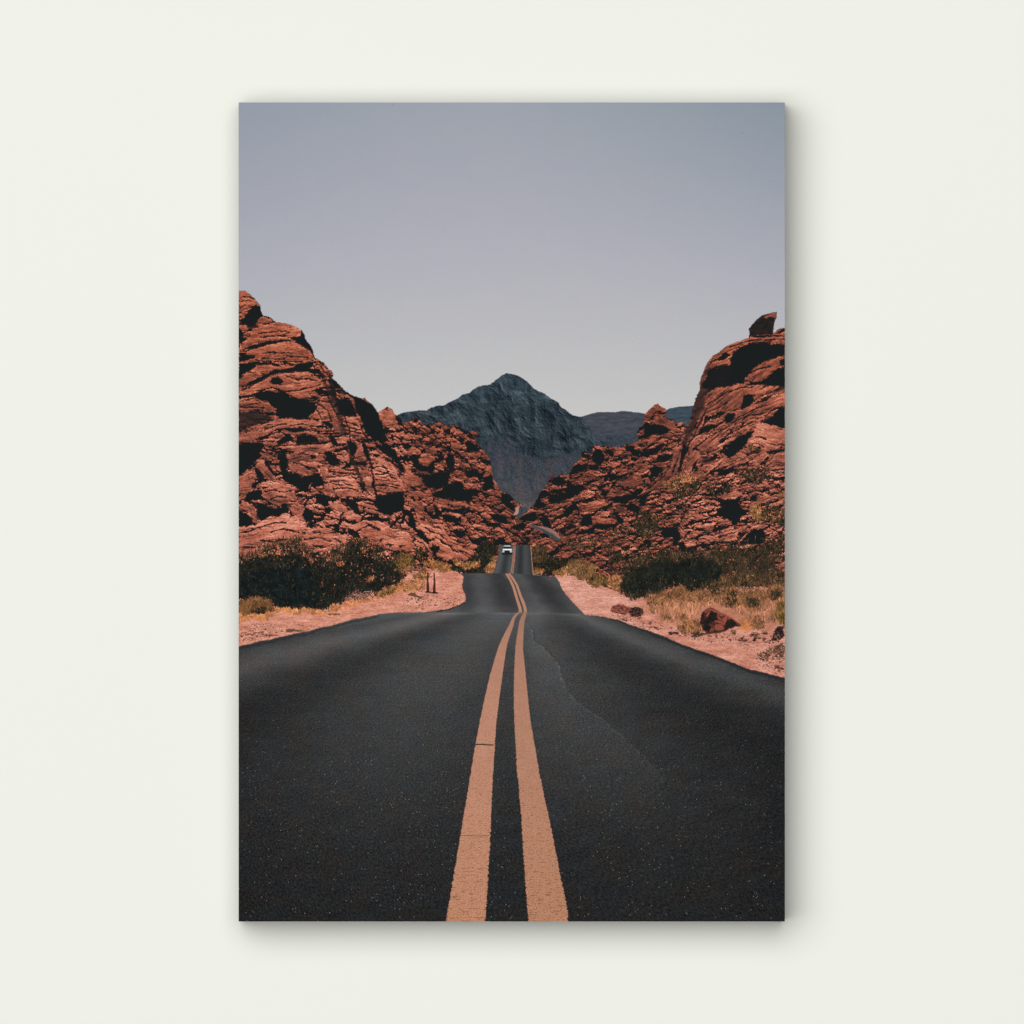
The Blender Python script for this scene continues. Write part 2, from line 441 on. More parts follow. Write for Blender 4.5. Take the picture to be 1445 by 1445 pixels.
# ---- near left cliff: shade
for s in ('40,300 90,285 120,240 150,205 185,180 215,190 222,235 240,268 195,280 180,320 160,360 130,370 100,340 60,325',
          '40,400 60,380 85,430 60,440 40,455', '90,525 150,510 220,490 300,470 380,460 460,458 480,470 400,475 320,492 250,510 180,530 110,535',
          '495,455 540,430 555,385 582,420 590,465 600,520 560,520 535,500 510,490', '560,470 590,465 635,520 660,600 650,610 620,560 590,525',
          '40,600 90,598 140,585 180,590 170,610 100,630 40,645', '40,690 80,670 120,650 180,640 160,690 150,710 100,735 40,755',
          '190,645 250,650 310,652 340,660 320,670 260,665 200,660',
          '240,760 280,730 330,705 400,700 480,690 510,660 560,650 620,640 655,640 640,680 600,700 590,720 500,725 420,730 350,735 290,760 250,790 180,820 100,840 90,830 160,800',
          '290,800 320,775 360,768 400,785 410,805 385,830 340,832 310,820',
          '160,905 220,880 300,885 380,890 430,900 460,930 540,950 620,965 690,965 660,1000 640,1050 600,1100 520,1105 440,1095 380,1075 345,1060 350,1030 330,985 290,965 230,960 180,940',
          '350,1285 400,1260 440,1240 480,1250 490,1290 430,1300 360,1310', '440,1185 520,1180 600,1190 580,1210 500,1215 445,1205',
          '515,1240 600,1245 660,1240 690,1270 700,1300 600,1310 510,1310', '40,1310 120,1300 200,1300 250,1320 220,1380 190,1445 40,1445',
          '360,1400 400,1380 430,1420 435,1445 360,1445', '715,1120 780,1130 820,1170 800,1200 740,1160',
          '830,950 900,940 960,960 990,1020 1000,1090 930,1090 890,1085 860,1040 835,990',
          '975,915 1050,950 1130,985 1160,1030 1190,1090 1220,1160 1240,1240 1260,1290 1210,1310 1130,1270 1080,1230 1060,1150 1030,1090 1000,1060 985,980',
          '805,780 850,810 880,860 840,860 800,820', '930,1290 980,1300 1010,1350 980,1420 940,1380', '1040,1280 1090,1330 1110,1445 1080,1445 1060,1350',
          '1140,1290 1200,1320 1290,1360 1330,1410 1270,1420 1180,1350', '620,1400 660,1400 680,1430 640,1440', '750,1420 800,1405 860,1430 870,1445 740,1445',
          '520,780 560,770 540,790', '660,880 720,870 740,900 690,910', '240,568 330,562 420,568 510,566 420,576 300,576',
          '780,1240 820,1260 850,1320 820,1330 790,1290', '270,960 330,965 350,1010 310,1000'):
    dark('A', s)
dark('A', '40,1060 90,1050 130,1030 200,1040 260,1050 310,1080 340,1110 280,1130 200,1160 100,1190 40,1225', .17, 2, 2, .8)
dark('A', '680,690 720,760 780,830 820,900 860,1010 890,1090 910,1180 930,1260 900,1250 860,1150 830,1050 790,950 740,850 690,750', .2, 2, 2.2, .72)
dark('A', '760,720 800,760 830,850 850,960 880,1060 860,1050 820,940 780,820', .12, 1.5, 2, .8)
# ---- lower left: boulders and slabs
for v, s, a in ((.70, '40,600 180,590 300,520 400,510 520,560 640,620 760,610 850,650 950,690 900,760 800,800 620,800 480,760 300,770 150,840 40,860', -6),
             (.66, '960,600 1080,540 1200,560 1340,640 1320,700 1180,720 1050,680', 12), (.80, '770,200 900,190 1000,230 1050,330 1000,350 850,350 800,260', 4),
             (.66, '740,260 800,250 820,330 760,350', 0), (.63, '230,300 330,240 420,240 490,290 510,350 450,410 350,430 280,390 220,350', 10),
             (.74, '1125,100 1220,80 1300,140 1370,220 1385,290 1330,320 1200,340 1160,300 1150,200', 14), (.60, '180,100 240,50 300,130 330,210 300,220 240,170', 40),
             (.62, '40,200 140,130 170,200 140,330 60,360 40,340', -20), (.66, '960,490 1010,490 1050,530 1020,565 960,550', 0),
             (.62, '1010,130 1100,140 1110,180 1040,190', 10), (.66, '770,130 850,110 950,150 960,180 850,180', 4), (.6, '440,90 560,60 680,90 700,150 640,165 560,150 460,150', 15),
             (.66, '700,100 760,120 770,170 740,230 720,170', 60), (.62, '60,400 100,385 180,450 200,520 170,570 130,510 90,450', 50), (.62, '460,430 540,410 570,470 600,560 540,520 480,500', 40),
             (.66, '1050,390 1130,400 1190,470 1170,500 1090,470', 12), (.62, '1050,200 1110,210 1150,310 1100,310', 20), (.68, '780,400 860,390 930,470 880,480 800,450', 20),
             (.66, '1000,690 1180,720 1300,700 1445,760 1445,800 1300,790 1150,760 1040,730', 10), (.66, '1390,120 1445,100 1445,300 1400,280', 20),
             (.5, '1280,70 1340,90 1400,150 1360,160 1290,110', 30)):
    face('B', v, s, a, .14 if v < .8 else .09)
for s in ('40,0 180,0 230,20 150,100 90,150 40,190', '255,40 285,60 320,140 370,180 340,190 300,150 265,90', '365,0 425,0 445,60 440,130 400,170 375,120',
          '400,190 440,160 520,160 560,190 640,170 700,160 730,220 740,270 700,260 640,250 600,260 620,320 560,300 520,290 480,260 420,225', '660,340 720,330 770,370 775,430 740,435 680,400',
          '745,50 790,20 850,40 870,80 830,105 780,100', '860,360 930,370 1000,400 1030,470 1050,510 990,490 940,430 890,400',
          '1165,340 1250,340 1330,320 1380,325 1390,400 1380,470 1310,490 1280,510 1220,500 1190,450 1170,400', '110,330 160,310 220,300 230,330 200,380 140,380 90,390',
          '190,400 280,430 350,450 440,440 450,480 380,500 300,510 230,550 200,530 190,460', '40,480 90,490 140,530 160,570 120,590 40,590', '180,110 240,180 260,230 210,230 170,170',
          '980,60 1040,70 1090,80 1080,105 1000,100 980,80', '1105,0 1130,110 1150,230 1180,380 1195,480 1175,470 1150,320 1120,140', '1050,520 1150,510 1270,540 1280,560 1200,560 1080,540',
          '930,620 990,650 1030,690 980,690 930,650', '1210,20 1280,50 1360,120 1400,150 1370,150 1280,80', '1350,600 1390,480 1410,470 1380,620', '520,330 560,330 570,360 530,370',
          '610,590 650,585 665,605 630,615', '640,640 700,640 710,655 650,650', '210,705 330,720 420,715 300,728', '800,690 880,720 870,730', '580,430 640,500 660,540 600,570 560,500', '560,640 600,650 580,670'):
    dark('B', s)
for s in ('930,0 960,0 1000,90 1060,240 1090,320 1060,310 1010,190', '1180,350 1380,330 1380,300'):
    dark('B', s, .2, 1.2, 1, .8)
for s in ('1190,690 1210,690 1200,730 1185,720', '1150,770 1230,790 1210,810 1160,800', '1240,740 1310,740 1290,760 1240,755', '1270,810 1380,800 1445,820 1300,830', '1080,560 1140,590 1200,620 1190,640 1130,610'):
    dark('B', s, .15)
# ---- rubble slope left of the road
for s in ('295,600 340,560 410,545 450,580 420,610 360,640 310,620', '770,590 850,510 910,590 850,610 790,610', '635,780 700,735 810,780 790,830 700,835 650,820',
          '520,920 560,860 650,855 770,880 740,930 690,990 640,1020 580,980 530,960', '820,1010 900,935 980,960 920,1010 850,1035', '1270,530 1310,500 1400,545 1350,565',
          '1000,670 1130,665 1150,760 1080,780 1000,720', '0,170 90,160 150,200 190,290 200,350 130,360 60,340 0,350', '130,530 230,530 300,555 180,580', '340,960 380,950 440,1060 400,1075',
          '260,1150 420,1110 560,1180 590,1290 440,1300 320,1270', '620,1370 700,1360 720,1445 640,1445', '320,830 470,750 440,810 350,850', '1020,850 1060,870 1100,920 1050,910', '1310,830 1430,820 1380,880 1300,880',
          '930,560 1000,560 980,610 930,600', '320,400 420,400 380,430 300,440'):
    face('P1', .68, s, 12, .12)
face('P1', .72, '-60,920 100,950 180,1060 260,1180 250,1270 330,1330 260,1370 100,1330 -60,1340', 14, .12)
for s in ('0,640 60,680 150,760 220,880 320,1020 330,1080 270,1070 180,940 80,830 0,740', '280,700 360,680 450,730 380,770 300,780', '400,900 520,890 530,970 640,1030 740,990 780,1060 700,1110 560,1090 480,1020',
          '760,900 830,860 910,890 860,950 780,960', '560,1150 720,1120 950,1080 1000,1150 960,1280 800,1340 650,1330 590,1240', '850,1340 950,1270 1100,1240 1160,1300 1220,1445 740,1445 740,1420',
          '960,800 1030,830 1040,960 1020,1080 960,1060 930,960', '860,480 990,460 1000,550 930,550', '1100,560 1200,600 1180,660 1110,640', '1210,640 1330,680 1410,720 1380,800 1270,800 1220,760',
          '1200,1090 1380,1100 1360,1170 1260,1160', '420,330 500,310 520,370 440,370', '300,510 480,510 470,540 310,540', '780,700 860,730 820,760 770,740', '30,190 80,155 110,160 60,190',
          '620,660 720,680 690,710 620,690', '160,300 240,300 300,390 260,410 220,360', '1230,560 1300,570 1280,610 1230,590'):
    dark('P1', s, warp=1.3)
for s in ('430,960 480,820 540,800 570,910 500,960', '0,1330 120,1330 190,1370 160,1410 0,1400', '580,1010 640,1070 690,1190 640,1200 590,1120', '410,560 480,640 540,720 460,710 420,640', '230,310 380,330 320,360',
          '200,620 390,620 330,660 240,670', '440,1170 560,1170 540,1210 470,1200', '320,1350 410,1360 390,1390 310,1380', '110,760 180,780 230,830 150,810'):
    face('P2', .68, s, 10, .12)
for s in ('0,1040 100,1040 150,1150 200,1290 0,1290', '430,1000 560,920 580,1000 580,1140 500,1160 420,1150 460,1060', '160,900 260,880 370,860 360,920 260,960 190,940', '440,740 550,740 545,800 450,780',
          '190,560 380,540 390,590 220,610', '690,1210 790,1230 880,1290 820,1330 720,1310', '340,690 420,640 410,700 350,720'):
    dark('P2', s, warp=1.2)
for v, s, a in ((.68, '770,180 1015,220 1000,270 870,260 760,220', 8), (.66, '660,140 770,180 720,240 540,220 540,180', 5),
                (.80, '290,560 380,480 500,560 600,600 700,590 760,700 900,830 1080,890 1150,960 1190,1030 1130,1080 980,1040 840,980 760,1030 640,1000 560,960 620,900 500,840 470,780 580,720 440,720 360,610', 22),
                (.74, '290,700 400,740 540,950 500,1010 400,900 300,820', 30), (.70, '0,620 150,640 220,720 280,870 120,900 0,870', 10), (.68, '60,520 130,500 260,600 280,640 150,640 60,600', 10),
                (.70, '280,340 380,400 520,550 400,520 290,470', 35), (.64, '190,170 300,170 400,260 390,330 280,320 220,250', 40), (.66, '170,20 400,60 520,50 500,130 300,120 180,90', 5), (.64, '430,260 530,230 540,320 460,320', 10),
                (.68, '1120,230 1240,230 1230,270 1130,260', 5), (.64, '1230,560 1340,580 1370,640 1280,640', 20), (.66, '960,870 1100,900 1180,830 1120,800', -20)):
    face('P3', v, s, a, .11)
for s in ('520,110 640,60 700,10 980,0 1040,80 1100,150 1050,240 1010,200 900,180 820,150 660,140', '0,60 70,50 90,150 60,320 0,350', '300,600 370,620 430,700 480,760 440,800 360,730 300,670',
          '160,330 230,360 290,560 260,590 210,520 170,480 170,400', '460,1010 560,1000 700,1040 830,1060 840,1110 700,1080 520,1040', '500,870 560,840 640,880 600,930 570,960 530,920', '0,910 110,920 240,920 120,950 0,950',
          '640,290 790,300 1000,290 980,350 800,350 660,340', '680,380 860,390 840,470 760,490 680,440', '530,230 600,290 640,420 580,420 550,330', '1380,390 1445,370 1445,470 1380,440', '60,575 190,580 180,605 70,600',
          '450,340 540,330 520,380 460,400', '380,640 500,640 480,650 390,652', '470,740 570,720 560,750 480,760', '20,830 120,840 60,870', '640,905 700,920 690,935', '740,810 820,840 810,855 760,840', '340,430 420,430 400,460 350,455',
          '240,860 300,890 300,900 250,890', '840,250 990,268 980,276 860,264'):
    dark('P3', s, warp=1.0)
for s in ('170,60 290,70 370,160 300,190 390,260 380,330 320,300 270,260 190,200', '30,380 120,360 240,400 280,480 160,490 60,440', '330,390 390,420 360,470 310,440', '420,510 540,510 510,600 400,600 330,580',
          '490,700 600,710 600,790 530,760', '700,130 760,30 800,50 760,160 840,230 800,270 730,250 650,240', '930,90 1100,70 1300,10 1320,60 1180,140 1000,180', '730,450 850,430 920,530 930,570 800,560',
          '1080,280 1200,250 1260,320 1180,380 1100,330', '1330,480 1445,400 1445,540 1340,530', '400,790 560,770 570,810 400,815', '1020,640 1120,600 1140,640 1060,690'):
    dark('P4', s, warp=1.2)
# ---- boulder slope right of the road
for v, s, a in ((.76, '310,990 610,1020 600,1080 330,1080', 4), (.64, '770,80 870,40 1080,10 1240,20 1250,50 1130,40 960,60 780,90', -8),
                (.62, '1500,40 1310,170 1380,200 1350,300 1260,440 1130,540 990,660 940,740 1030,670 1160,610 1290,570 1290,500 1340,440 1445,260 1500,200', -55),
                (.54, '630,560 760,510 830,470 950,500 1000,580 900,610 870,660 760,590 660,580', -20), (.62, '1080,230 1130,210 1140,250 1080,270', 0), (.58, '200,430 330,430 470,530 330,520 200,490', 20),
                (.7, '350,90 430,90 470,150 430,140 380,120', 10), (.66, '950,430 1070,340 1240,350 1060,365 970,450', -30), (.58, '860,320 1010,310 1060,330 900,370', -10), (.64, '1070,300 1340,270 1260,330 1100,330', -8),
                (.66, '1010,520 1060,510 1070,560 1010,570', 0), (.6, '590,620 700,640 820,700 700,700 620,660', 10), (.62, '510,720 580,690 650,730 540,750', 0), (.62, '600,380 760,380 860,400 760,420 620,420', -10),
                (.62, '570,110 720,100 730,130 640,160', -10), (.6, '640,200 790,160 800,180 680,230', -15), (.66, '200,830 340,790 500,840 420,870 300,930 200,900', -10), (.62, '640,890 740,860 790,930 700,960', 10),
                (.64, '100,320 200,270 280,300 180,310', -10)):
    face('P5', v, s, a, .13)
for s in ('340,170 380,130 430,150 470,210 500,270 420,300 340,300 310,250', '190,200 270,190 310,220 280,250 210,230', '490,140 570,140 600,180 540,200 500,180', '45,440 50,380 110,340 270,320 250,390 170,420 90,450',
          '750,100 850,80 860,190 820,200 800,150 750,140', '910,130 1010,170 1060,150 1140,80 1240,60 1250,90 1150,190 1060,210 940,190', '1150,230 1250,200 1350,190 1365,240 1250,270 1140,280',
          '1060,370 1130,340 1230,360 1210,420 1110,530 1070,560 1060,470', '470,490 560,360 580,380 510,530 470,540', '640,590 720,590 740,640 860,670 880,630 940,620 960,660 930,710 860,720 760,660', 
          '510,770 640,740 830,700 900,740 830,780 720,830 600,810', '430,640 530,650 520,700 500,750 440,700', '600,890 650,950 720,1030 700,1100 640,1040 610,960', '260,950 310,990 340,1090 270,1110 160,1080 200,1000',
          '330,1090 480,1090 640,1070 600,1120 480,1150 340,1140', '720,860 830,800 920,880 950,950 880,960 800,910', '1170,1130 1380,1110 1445,1190 1440,1300 1300,1250 1200,1220', '0,640 120,620 250,600 220,650 100,690 0,740',
          '0,540 60,560 50,640 0,640', '580,460 740,470 690,500 600,490', '580,560 640,530 600,620 560,620', '600,260 720,250 700,280 610,280', '820,240 920,240 880,290 820,280', '690,290 750,310 740,350 700,330',
          '700,210 790,190 760,230', '0,880 90,850 160,880 80,920 0,930', '930,770 1010,740 1000,830 930,850', '0,1110 90,1080 130,1110 0,1170', '960,1290 1040,1280 1100,1330 1060,1400 980,1370'):
    dark('P5', s, warp=1.1)
for s in ('240,850 310,800 390,830 380,880 300,900', '400,890 570,890 520,950 420,990 370,1000', '220,970 300,980 330,1030 230,1050', '90,1080 180,1040 200,1090 120,1110', '360,1110 480,1050 500,1090 420,1140',
          '1110,420 1105,330 1130,300 1180,340 1210,310 1260,330 1350,370 1330,400 1200,420 1140,460 1060,470', '1210,170 1250,170 1280,210 1240,220', '1150,250 1210,240 1190,280 1150,280', '1250,280 1300,270 1290,300'):
    dark('E', s, warp=1.0)
for s in ('1120,230 1200,150 1240,130 1310,180 1230,200 1190,230 1160,280 1115,300', '1190,300 1260,250 1340,270 1410,350 1390,380 1290,330 1230,330', '1150,440 1200,430 1260,440 1180,455', '1270,430 1340,400 1390,420 1320,445'):
    face('E', .63, s, 10, .14)
# ---- near right cliff
for v, s, a in ((.60, '720,840 850,820 960,810 1100,810 1160,820 1100,890 980,920 970,1000 850,1050 700,1080 620,1100 560,1150 600,1000 650,890', -40),
                (.60, '1000,760 1100,650 1240,580 1365,520 1310,590 1330,640 1250,680 1150,770 1050,770', -35), (.76, '950,1430 1060,1290 1130,1160 1230,1170 1400,1230 1400,1340 1200,1430', 20),
                (.62, '1070,940 1100,870 1240,830 1330,800 1320,840 1180,900 1090,965', -25), (.60, '900,1070 1100,970 1200,920 1400,880 1400,990 1280,1010 1200,1080 1080,1130 950,1160 870,1170', -28),
                (.60, '540,1390 660,1290 850,1180 900,1190 780,1300 700,1420 650,1445', -40), (.60, '810,460 930,410 1030,385 1400,330 1400,420 1170,415 1050,410 940,450 880,480 760,540 690,590 640,630 700,550', -20),
                (.55, '640,640 700,600 850,570 860,610 760,640 680,650 620,700', -15), (.58, '440,1445 480,1360 560,1310 520,1400 500,1445', -60), (.6, '560,1150 620,1110 640,1160 580,1240 540,1270', -60),
                (.60, '1170,860 1365,830 1400,870 1200,915', -25)):
    face('F', v, s, a, .15, sx=14, sy=2.6)
for s in ('640,690 700,650 860,630 870,570 900,500 960,460 1060,425 1170,430 1400,440 1400,515 1200,590 1100,640 1000,750 960,790 850,820 720,840 640,860 590,840 600,780 640,760',
          '1000,770 1080,775 1150,780 1200,740 1290,670 1400,640 1400,830 1260,820 1150,810 1060,800', '1310,590 1400,550 1400,640 1330,630', '960,1000 980,920 1060,890 1080,960 1030,1010 970,1040',
          '810,1120 850,1080 910,1090 870,1150 820,1170', '570,1270 600,1210 680,1170 740,1180 650,1250', '1140,1150 1260,1100 1320,1020 1400,1010 1400,1200 1250,1190', '830,1370 930,1290 1010,1270 1080,1230 1020,1320 940,1400 880,1430',
          '570,1260 635,1095 650,1098 585,1260', '1060,365 1140,350 1200,370 1110,378', '780,530 830,510 860,545 800,580 740,590', '1120,990 1180,940 1250,915 1180,970', '1050,780 1130,800 1010,812'):
    dark('F', s)
dark('F', '650,690 760,650 860,640 850,800 760,830 650,850', .17, 4, 2, .5)
dark('F', '575,850 560,900 530,960 505,1060 490,1150 440,1250 420,1350 430,1445 480,1300 540,1180 590,1060 650,900 680,850 620,850', .24, 2.5, 2, .85)
dark('F', '600,700 640,620 660,640 640,740 600,850 578,850 585,780', .36, 2, 1.5, .6)
for v, s, a in ((.74, '960,30 1050,0 1440,0 1440,80 1230,160 1180,170 1100,110 1020,70', 20), (.66, '740,260 820,160 900,180 930,220 830,240', 0), (.70, '580,380 700,320 880,240 850,290 720,370', -25),
             (.68, '370,470 540,330 620,250 710,240 640,310 500,410 400,480', -40), (.70, '590,760 700,690 800,655 890,690 900,720 800,740 660,770', -12), (.72, '200,920 290,930 420,1010 290,1020 230,970', 20),
             (.66, '520,1280 600,1210 740,1180 920,1100 960,1120 850,1180 820,1240 700,1280 540,1300', -22), (.62, '1060,830 1110,740 1200,700 1235,720 1220,770 1120,820', -30), (.66, '1250,250 1340,190 1440,180 1440,330 1350,350 1280,310', 0),
             (.58, '215,180 280,140 350,190 330,260 220,330 130,440 100,450 170,320 220,260', -50), (.60, '0,120 110,70 110,150 50,400 0,500', -65), (.68, '1140,590 1190,555 1280,630 1230,620', 20), (.66, '850,460 900,400 980,430 920,490', -10),
             (.7, '510,530 600,520 760,480 800,460 790,490 700,520 560,550', -10), (.64, '540,1060 640,1020 730,1010 700,1050 600,1070', -10), (.6, '560,1090 720,1050 690,1100 580,1110', -10), (.66, '320,840 400,870 430,910 350,890', 20),
             (.6, '400,1100 520,1100 500,1180 410,1160', 0), (.72, '60,1120 120,1120 160,1200 150,1280 90,1260', 50), (.66, '940,1160 1060,1100 1180,1160 1050,1130 960,1190', 0)):
    face('P6', v, s, a, .13)
for s in ('830,0 960,0 900,120 800,200 720,240 640,160 700,110 780,80', '120,0 150,80 200,130 140,250 90,430 60,420 100,250 110,100', '560,180 600,190 520,270 440,280 480,230', '250,330 330,250 290,370 240,410',
          '580,390 760,370 830,390 680,460 560,470', '540,780 640,780 780,770 850,840 920,900 950,960 880,1000 830,1070 760,1100 740,1030 640,1000 540,960 560,900 660,860',
          '870,1300 930,1220 1050,1140 1150,1170 1190,1240 1150,1330 990,1345 890,1320', '510,1170 580,1110 720,1100 700,1140 600,1170', '850,1180 920,1190 880,1240 820,1230', '340,1050 510,1050 500,1080 380,1080',
          '0,1180 80,1170 90,1260 30,1360 0,1340', '80,1330 130,1300 190,1445 80,1445', '1000,720 1070,710 1050,800 970,780', '1190,170 1300,140 1430,120 1420,150 1250,190', '1140,640 1230,640 1230,670 1150,660', '480,450 560,380 580,395 500,470'):
    dark('P6', s)
dark('P6', '380,230 470,220 500,290 420,330 360,290', .2, 2, 1.5, .7)

for t_, s_ in (l.split(' ', 1) for l in JOINTS.strip().split('\n')):
    joints(t_, s_)
# broad swells in the stone: whole faces turn towards or away from the sun
swell = fbm(gx / 34, gy / 22, 581, 3)
rub = sstep(.05, .5, fbm(gx / 15, gy / 10, 582, 3)) * (sstep(560, 600, gx) * sstep(985, 940, gx)) * (1 - sstep(725, 750, gy) * sstep(700, 670, gx))
V *= 1 + .26 * swell - .34 * rub
V += .07 * sstep(.3, .6, V) * sstep(700, 745, gy) * sstep(720, 670, gx)
# bedding lines, pits and grain over everything
g1 = perlin(gx / 1.5, gy / 1.5, 541); g2 = perlin(gx / 3.2, gy / 2.4, 542)
lit = sstep(.25, .6, V)
V += lit * (g1 * .055 + g2 * .06)
allb = (slice(0, PH), slice(0, PW))
ang_ = -6.
stA = strata(allb, -7, 18, 2.2, 570); stB = strata(allb, -32, 16, 2.2, 590)
wl = sstep(620, 560, gx); wr = sstep(930, 970, gx) * sstep(700, 660, gy)
V += lit * (stA * wl + stB * wr) * .07
pit = sstep(.5, .7, perlin(gx / 2.8, gy / 1.8, 543)) * lit
V *= 1 - pit * .3
V -= lit * (sstep(560, 600, gx) * sstep(975, 940, gx)) * .07
V = np.clip(V, 0, 1)
rock = lerp3(ROCK, V)
# cooler, pinker stone low down and far back; redder high on the near cliffs
low = sstep(560, 740, gy)[..., None] * sstep(.3, .8, V)[..., None]
rock = rock + low * np.array([7, 5, 5], np.float32)
high = (sstep(640, 480, gy) * sstep(.25, .7, V))[..., None]
rock = rock + high * np.array([2, -3, -7], np.float32)
farm = (sstep(540, 600, gx) * sstep(960, 930, gx) * sstep(.2, .8, V))[..., None]
rock = rock + farm * np.array([-7, -8, -9], np.float32)
img = img * (1 - Rm[..., None]) + rock * Rm[..., None]
b, k, d = mask(perch, .7, .35)
pv = .16 + .10 * fbm(gx[b] / 7, gy[b] / 5, 551, 3)
b2, k2, _ = mask(pts('F', '1175,185 1250,143 1288,138 1275,190 1230,180 1195,198'), .8, .5)
tmp = np.zeros((PH, PW), np.float32); tmp[b] = pv; tmp[b2] += k2 * .4
tmp[b] += .15 * sstep(2.2, .3, d) * (gy[b] < 470) * (gx[b] > 1066)
put(k, lerp3(ROCK, np.clip(tmp[b], 0, 1)), b, pid('perched_boulder'))

# ------------------------------------------------------------------ far bits of road between the rocks
put(full(pts('P4', '395,270 442,262 440,340 415,388 355,382 390,330'), .8, .4), np.array([176, 138, 122]) + 10 * perlin(gx / 2, gy / 2, 560)[..., None])
put(full(pts('P4', '440,278 545,262 575,300 520,350 470,420 410,432 430,380 440,330'), .8, .3), np.array([66, 72, 78]) + 8 * perlin(gx / 3, gy / 2, 561)[..., None], pid=one('distant_road'))
put(full(pts('P4', '478,290 492,288 486,330 470,370 462,370 474,330'), .6, .1), np.array([44, 50, 56]))
put(full(pts('P4', '600,540 740,550 850,560 940,598 1000,650 1045,722 1000,735 900,650 800,600 620,560'), .8, .4), np.array([150, 108, 96]) + 10 * perlin(gx / 2, gy / 2, 562)[..., None])
put(full(pts('P4', '600,548 640,536 730,562 820,594 920,648 975,695 1020,728 1000,758 960,742 880,684 760,612 620,572'), .7, .2), np.array([72, 76, 80]) + 6 * perlin(gx / 3, gy / 2, 563)[..., None], pid=one('distant_road'))
put(full(pts('P4', '740,588 830,630 930,690 990,735 985,745 920,695 830,642 750,602'), .6, .1), np.array([54, 59, 64]))

# ------------------------------------------------------------------ sandy ground beside the road
def ground(p, base, s, name, warp=.8):
    m = full(p, .9, warp)
    n1 = fbm(gx / 26, gy / 7, s, 3); n2 = perlin(gx / 2.1, gy / 1.4, s + 4); n3 = perlin(gx / 5, gy / 2, s + 5)
    n4 = fbm(gx / 9, gy / 2.2, s + 9, 3)
    col = np.array(base, np.float32) + n1[..., None] * np.array([34, 36, 36], np.float32) + n2[..., None] * 13 + n3[..., None] * 10 + n4[..., None] * np.array([20, 22, 24], np.float32)
    peb = sstep(.40, .62, perlin(gx / 2.0, gy / 1.5, s + 6)) * sstep(-.2, .4, fbm(gx / 20, gy / 9, s + 7, 2))
    col -= peb[..., None] * np.array([62, 58, 54], np.float32)
    pebl = sstep(.5, .66, perlin(gx / 1.8, gy / 1.4, s + 8))
    col += pebl[..., None] * 22
    put(m, col, pid=one(name))
    return m
vergeL = np.concatenate([pts('B', '-60,1290 60,1290 200,1240 400,1250 700,1280 850,1200 950,1150 1050,1150 1200,1130 1290,1080 1390,1030 1445,960'), pts('D', '0,870 60,830 200,830 330,800 420,790 500,815 540,850 560,870 580,1000 600,1110 540,1160 470,1200 0,1270'), pts('X', '560,880 480,900 420,916 337,930 320,930')])
vergeR = np.concatenate([pts('H', '150,290 165,272 240,270 330,300 420,330 520,370 560,395 620,395 760,390 900,380 1100,330 1300,340 1420,340'), pts('X', '1120,985 1100,975 1000,940 930,912 880,894 825,880 800,866 780,830')])
ground(vergeL, (206, 138, 116), 600, 'sandy_verge')
ground(vergeR, (201, 136, 116), 620, 'sandy_verge')
pm = full(pts('H', '150,285 240,272 330,300 400,330 470,380 560,400 620,440 560,470 460,485 330,485 270,440 200,350'), 9, 1.5, 22) * .75
img += pm[..., None] * np.array([14, 19, 21], np.float32)
pm = full(pts('P7', '-300,560 0,540 300,560 500,520 700,560 900,520 1150,480 1150,920 1000,900 900,900 720,900 500,860 250,840 60,880 -120,850 -300,660'), 8, 2.5, 22)
img = img * (1 - .55 * pm[..., None]) + .55 * pm[..., None] * (np.array([164, 106, 78], np.float32) + (18 * fbm(gx / 7, gy / 4, 640, 3))[..., None])

# ------------------------------------------------------------------ plants: built from single strokes
def strokes(p, n, cols, ln=(3, 7), ang=(-90, 28), seed=1, density=None, lift=0, name=None, weights=None, a=.85, clump=.22, gate=None, drawid=True):
    global img
    r = np.random.default_rng(seed)
    if name is not None and drawid: me = one(name)
    b, k, d = mask(p, 1.0, 2.4, 12)
    if b is None: return
    ys, xs = np.nonzero(d > 0)
    if len(ys) == 0: return
    pick = r.integers(0, len(ys), n)
    X = xs[pick] + b[1].start + r.random(n); Y = ys[pick] + b[0].start + r.random(n)
    if gate is not None:
        g = fbm(X / 6, Y / 5, seed + 7, 3) > gate
        X, Y = X[g], Y[g]; n = len(X)
        if n == 0: return
    cols = np.array(cols, np.float32)
    ci = r.choice(len(cols), n, p=weights)
    big = clump * 1.2 * fbm(X / 24, Y / 13, seed + 11, 2)[:, None]
    C = cols[ci] * (1 + big + r.normal(0, .10, (n, 1)) + clump * 2 * fbm(X / 9, Y / 7, seed + 3, 3)[:, None] + clump * .8 * perlin(X / 3.4, Y / 3, seed + 4)[:, None])
    A = np.radians(ang[0] + r.normal(0, ang[1], n)); L = r.uniform(*ln, n)
    al = a * r.uniform(.6, 1, n)
    for t in np.linspace(0, 1, 9):
        px = (X + np.cos(A) * L * t); py = (Y + np.sin(A) * L * t)
        ix = px.astype(int); iy = py.astype(int)
        ok = (ix >= 0) & (ix < PW) & (iy >= 0) & (iy < PH)
        ix, iy = ix[ok], iy[ok]
        aa = (al[ok] * (1 - .35 * t))[:, None]
        img[iy, ix] = img[iy, ix] * (1 - aa) + C[ok] * aa
        if name is not None and drawid:
            ident[iy[aa[:, 0] > .35], ix[aa[:, 0] > .35]] = me

DG = [(24, 29, 28), (32, 34, 30), (43, 41, 31), (58, 50, 35), (80, 64, 41)]
OCH = [(148, 98, 58), (176, 114, 70), (124, 84, 52), (196, 134, 92), (84, 64, 44)]
OLV = [(34, 35, 31), (56, 49, 36), (80, 64, 44), (112, 80, 52), (26, 31, 31)]
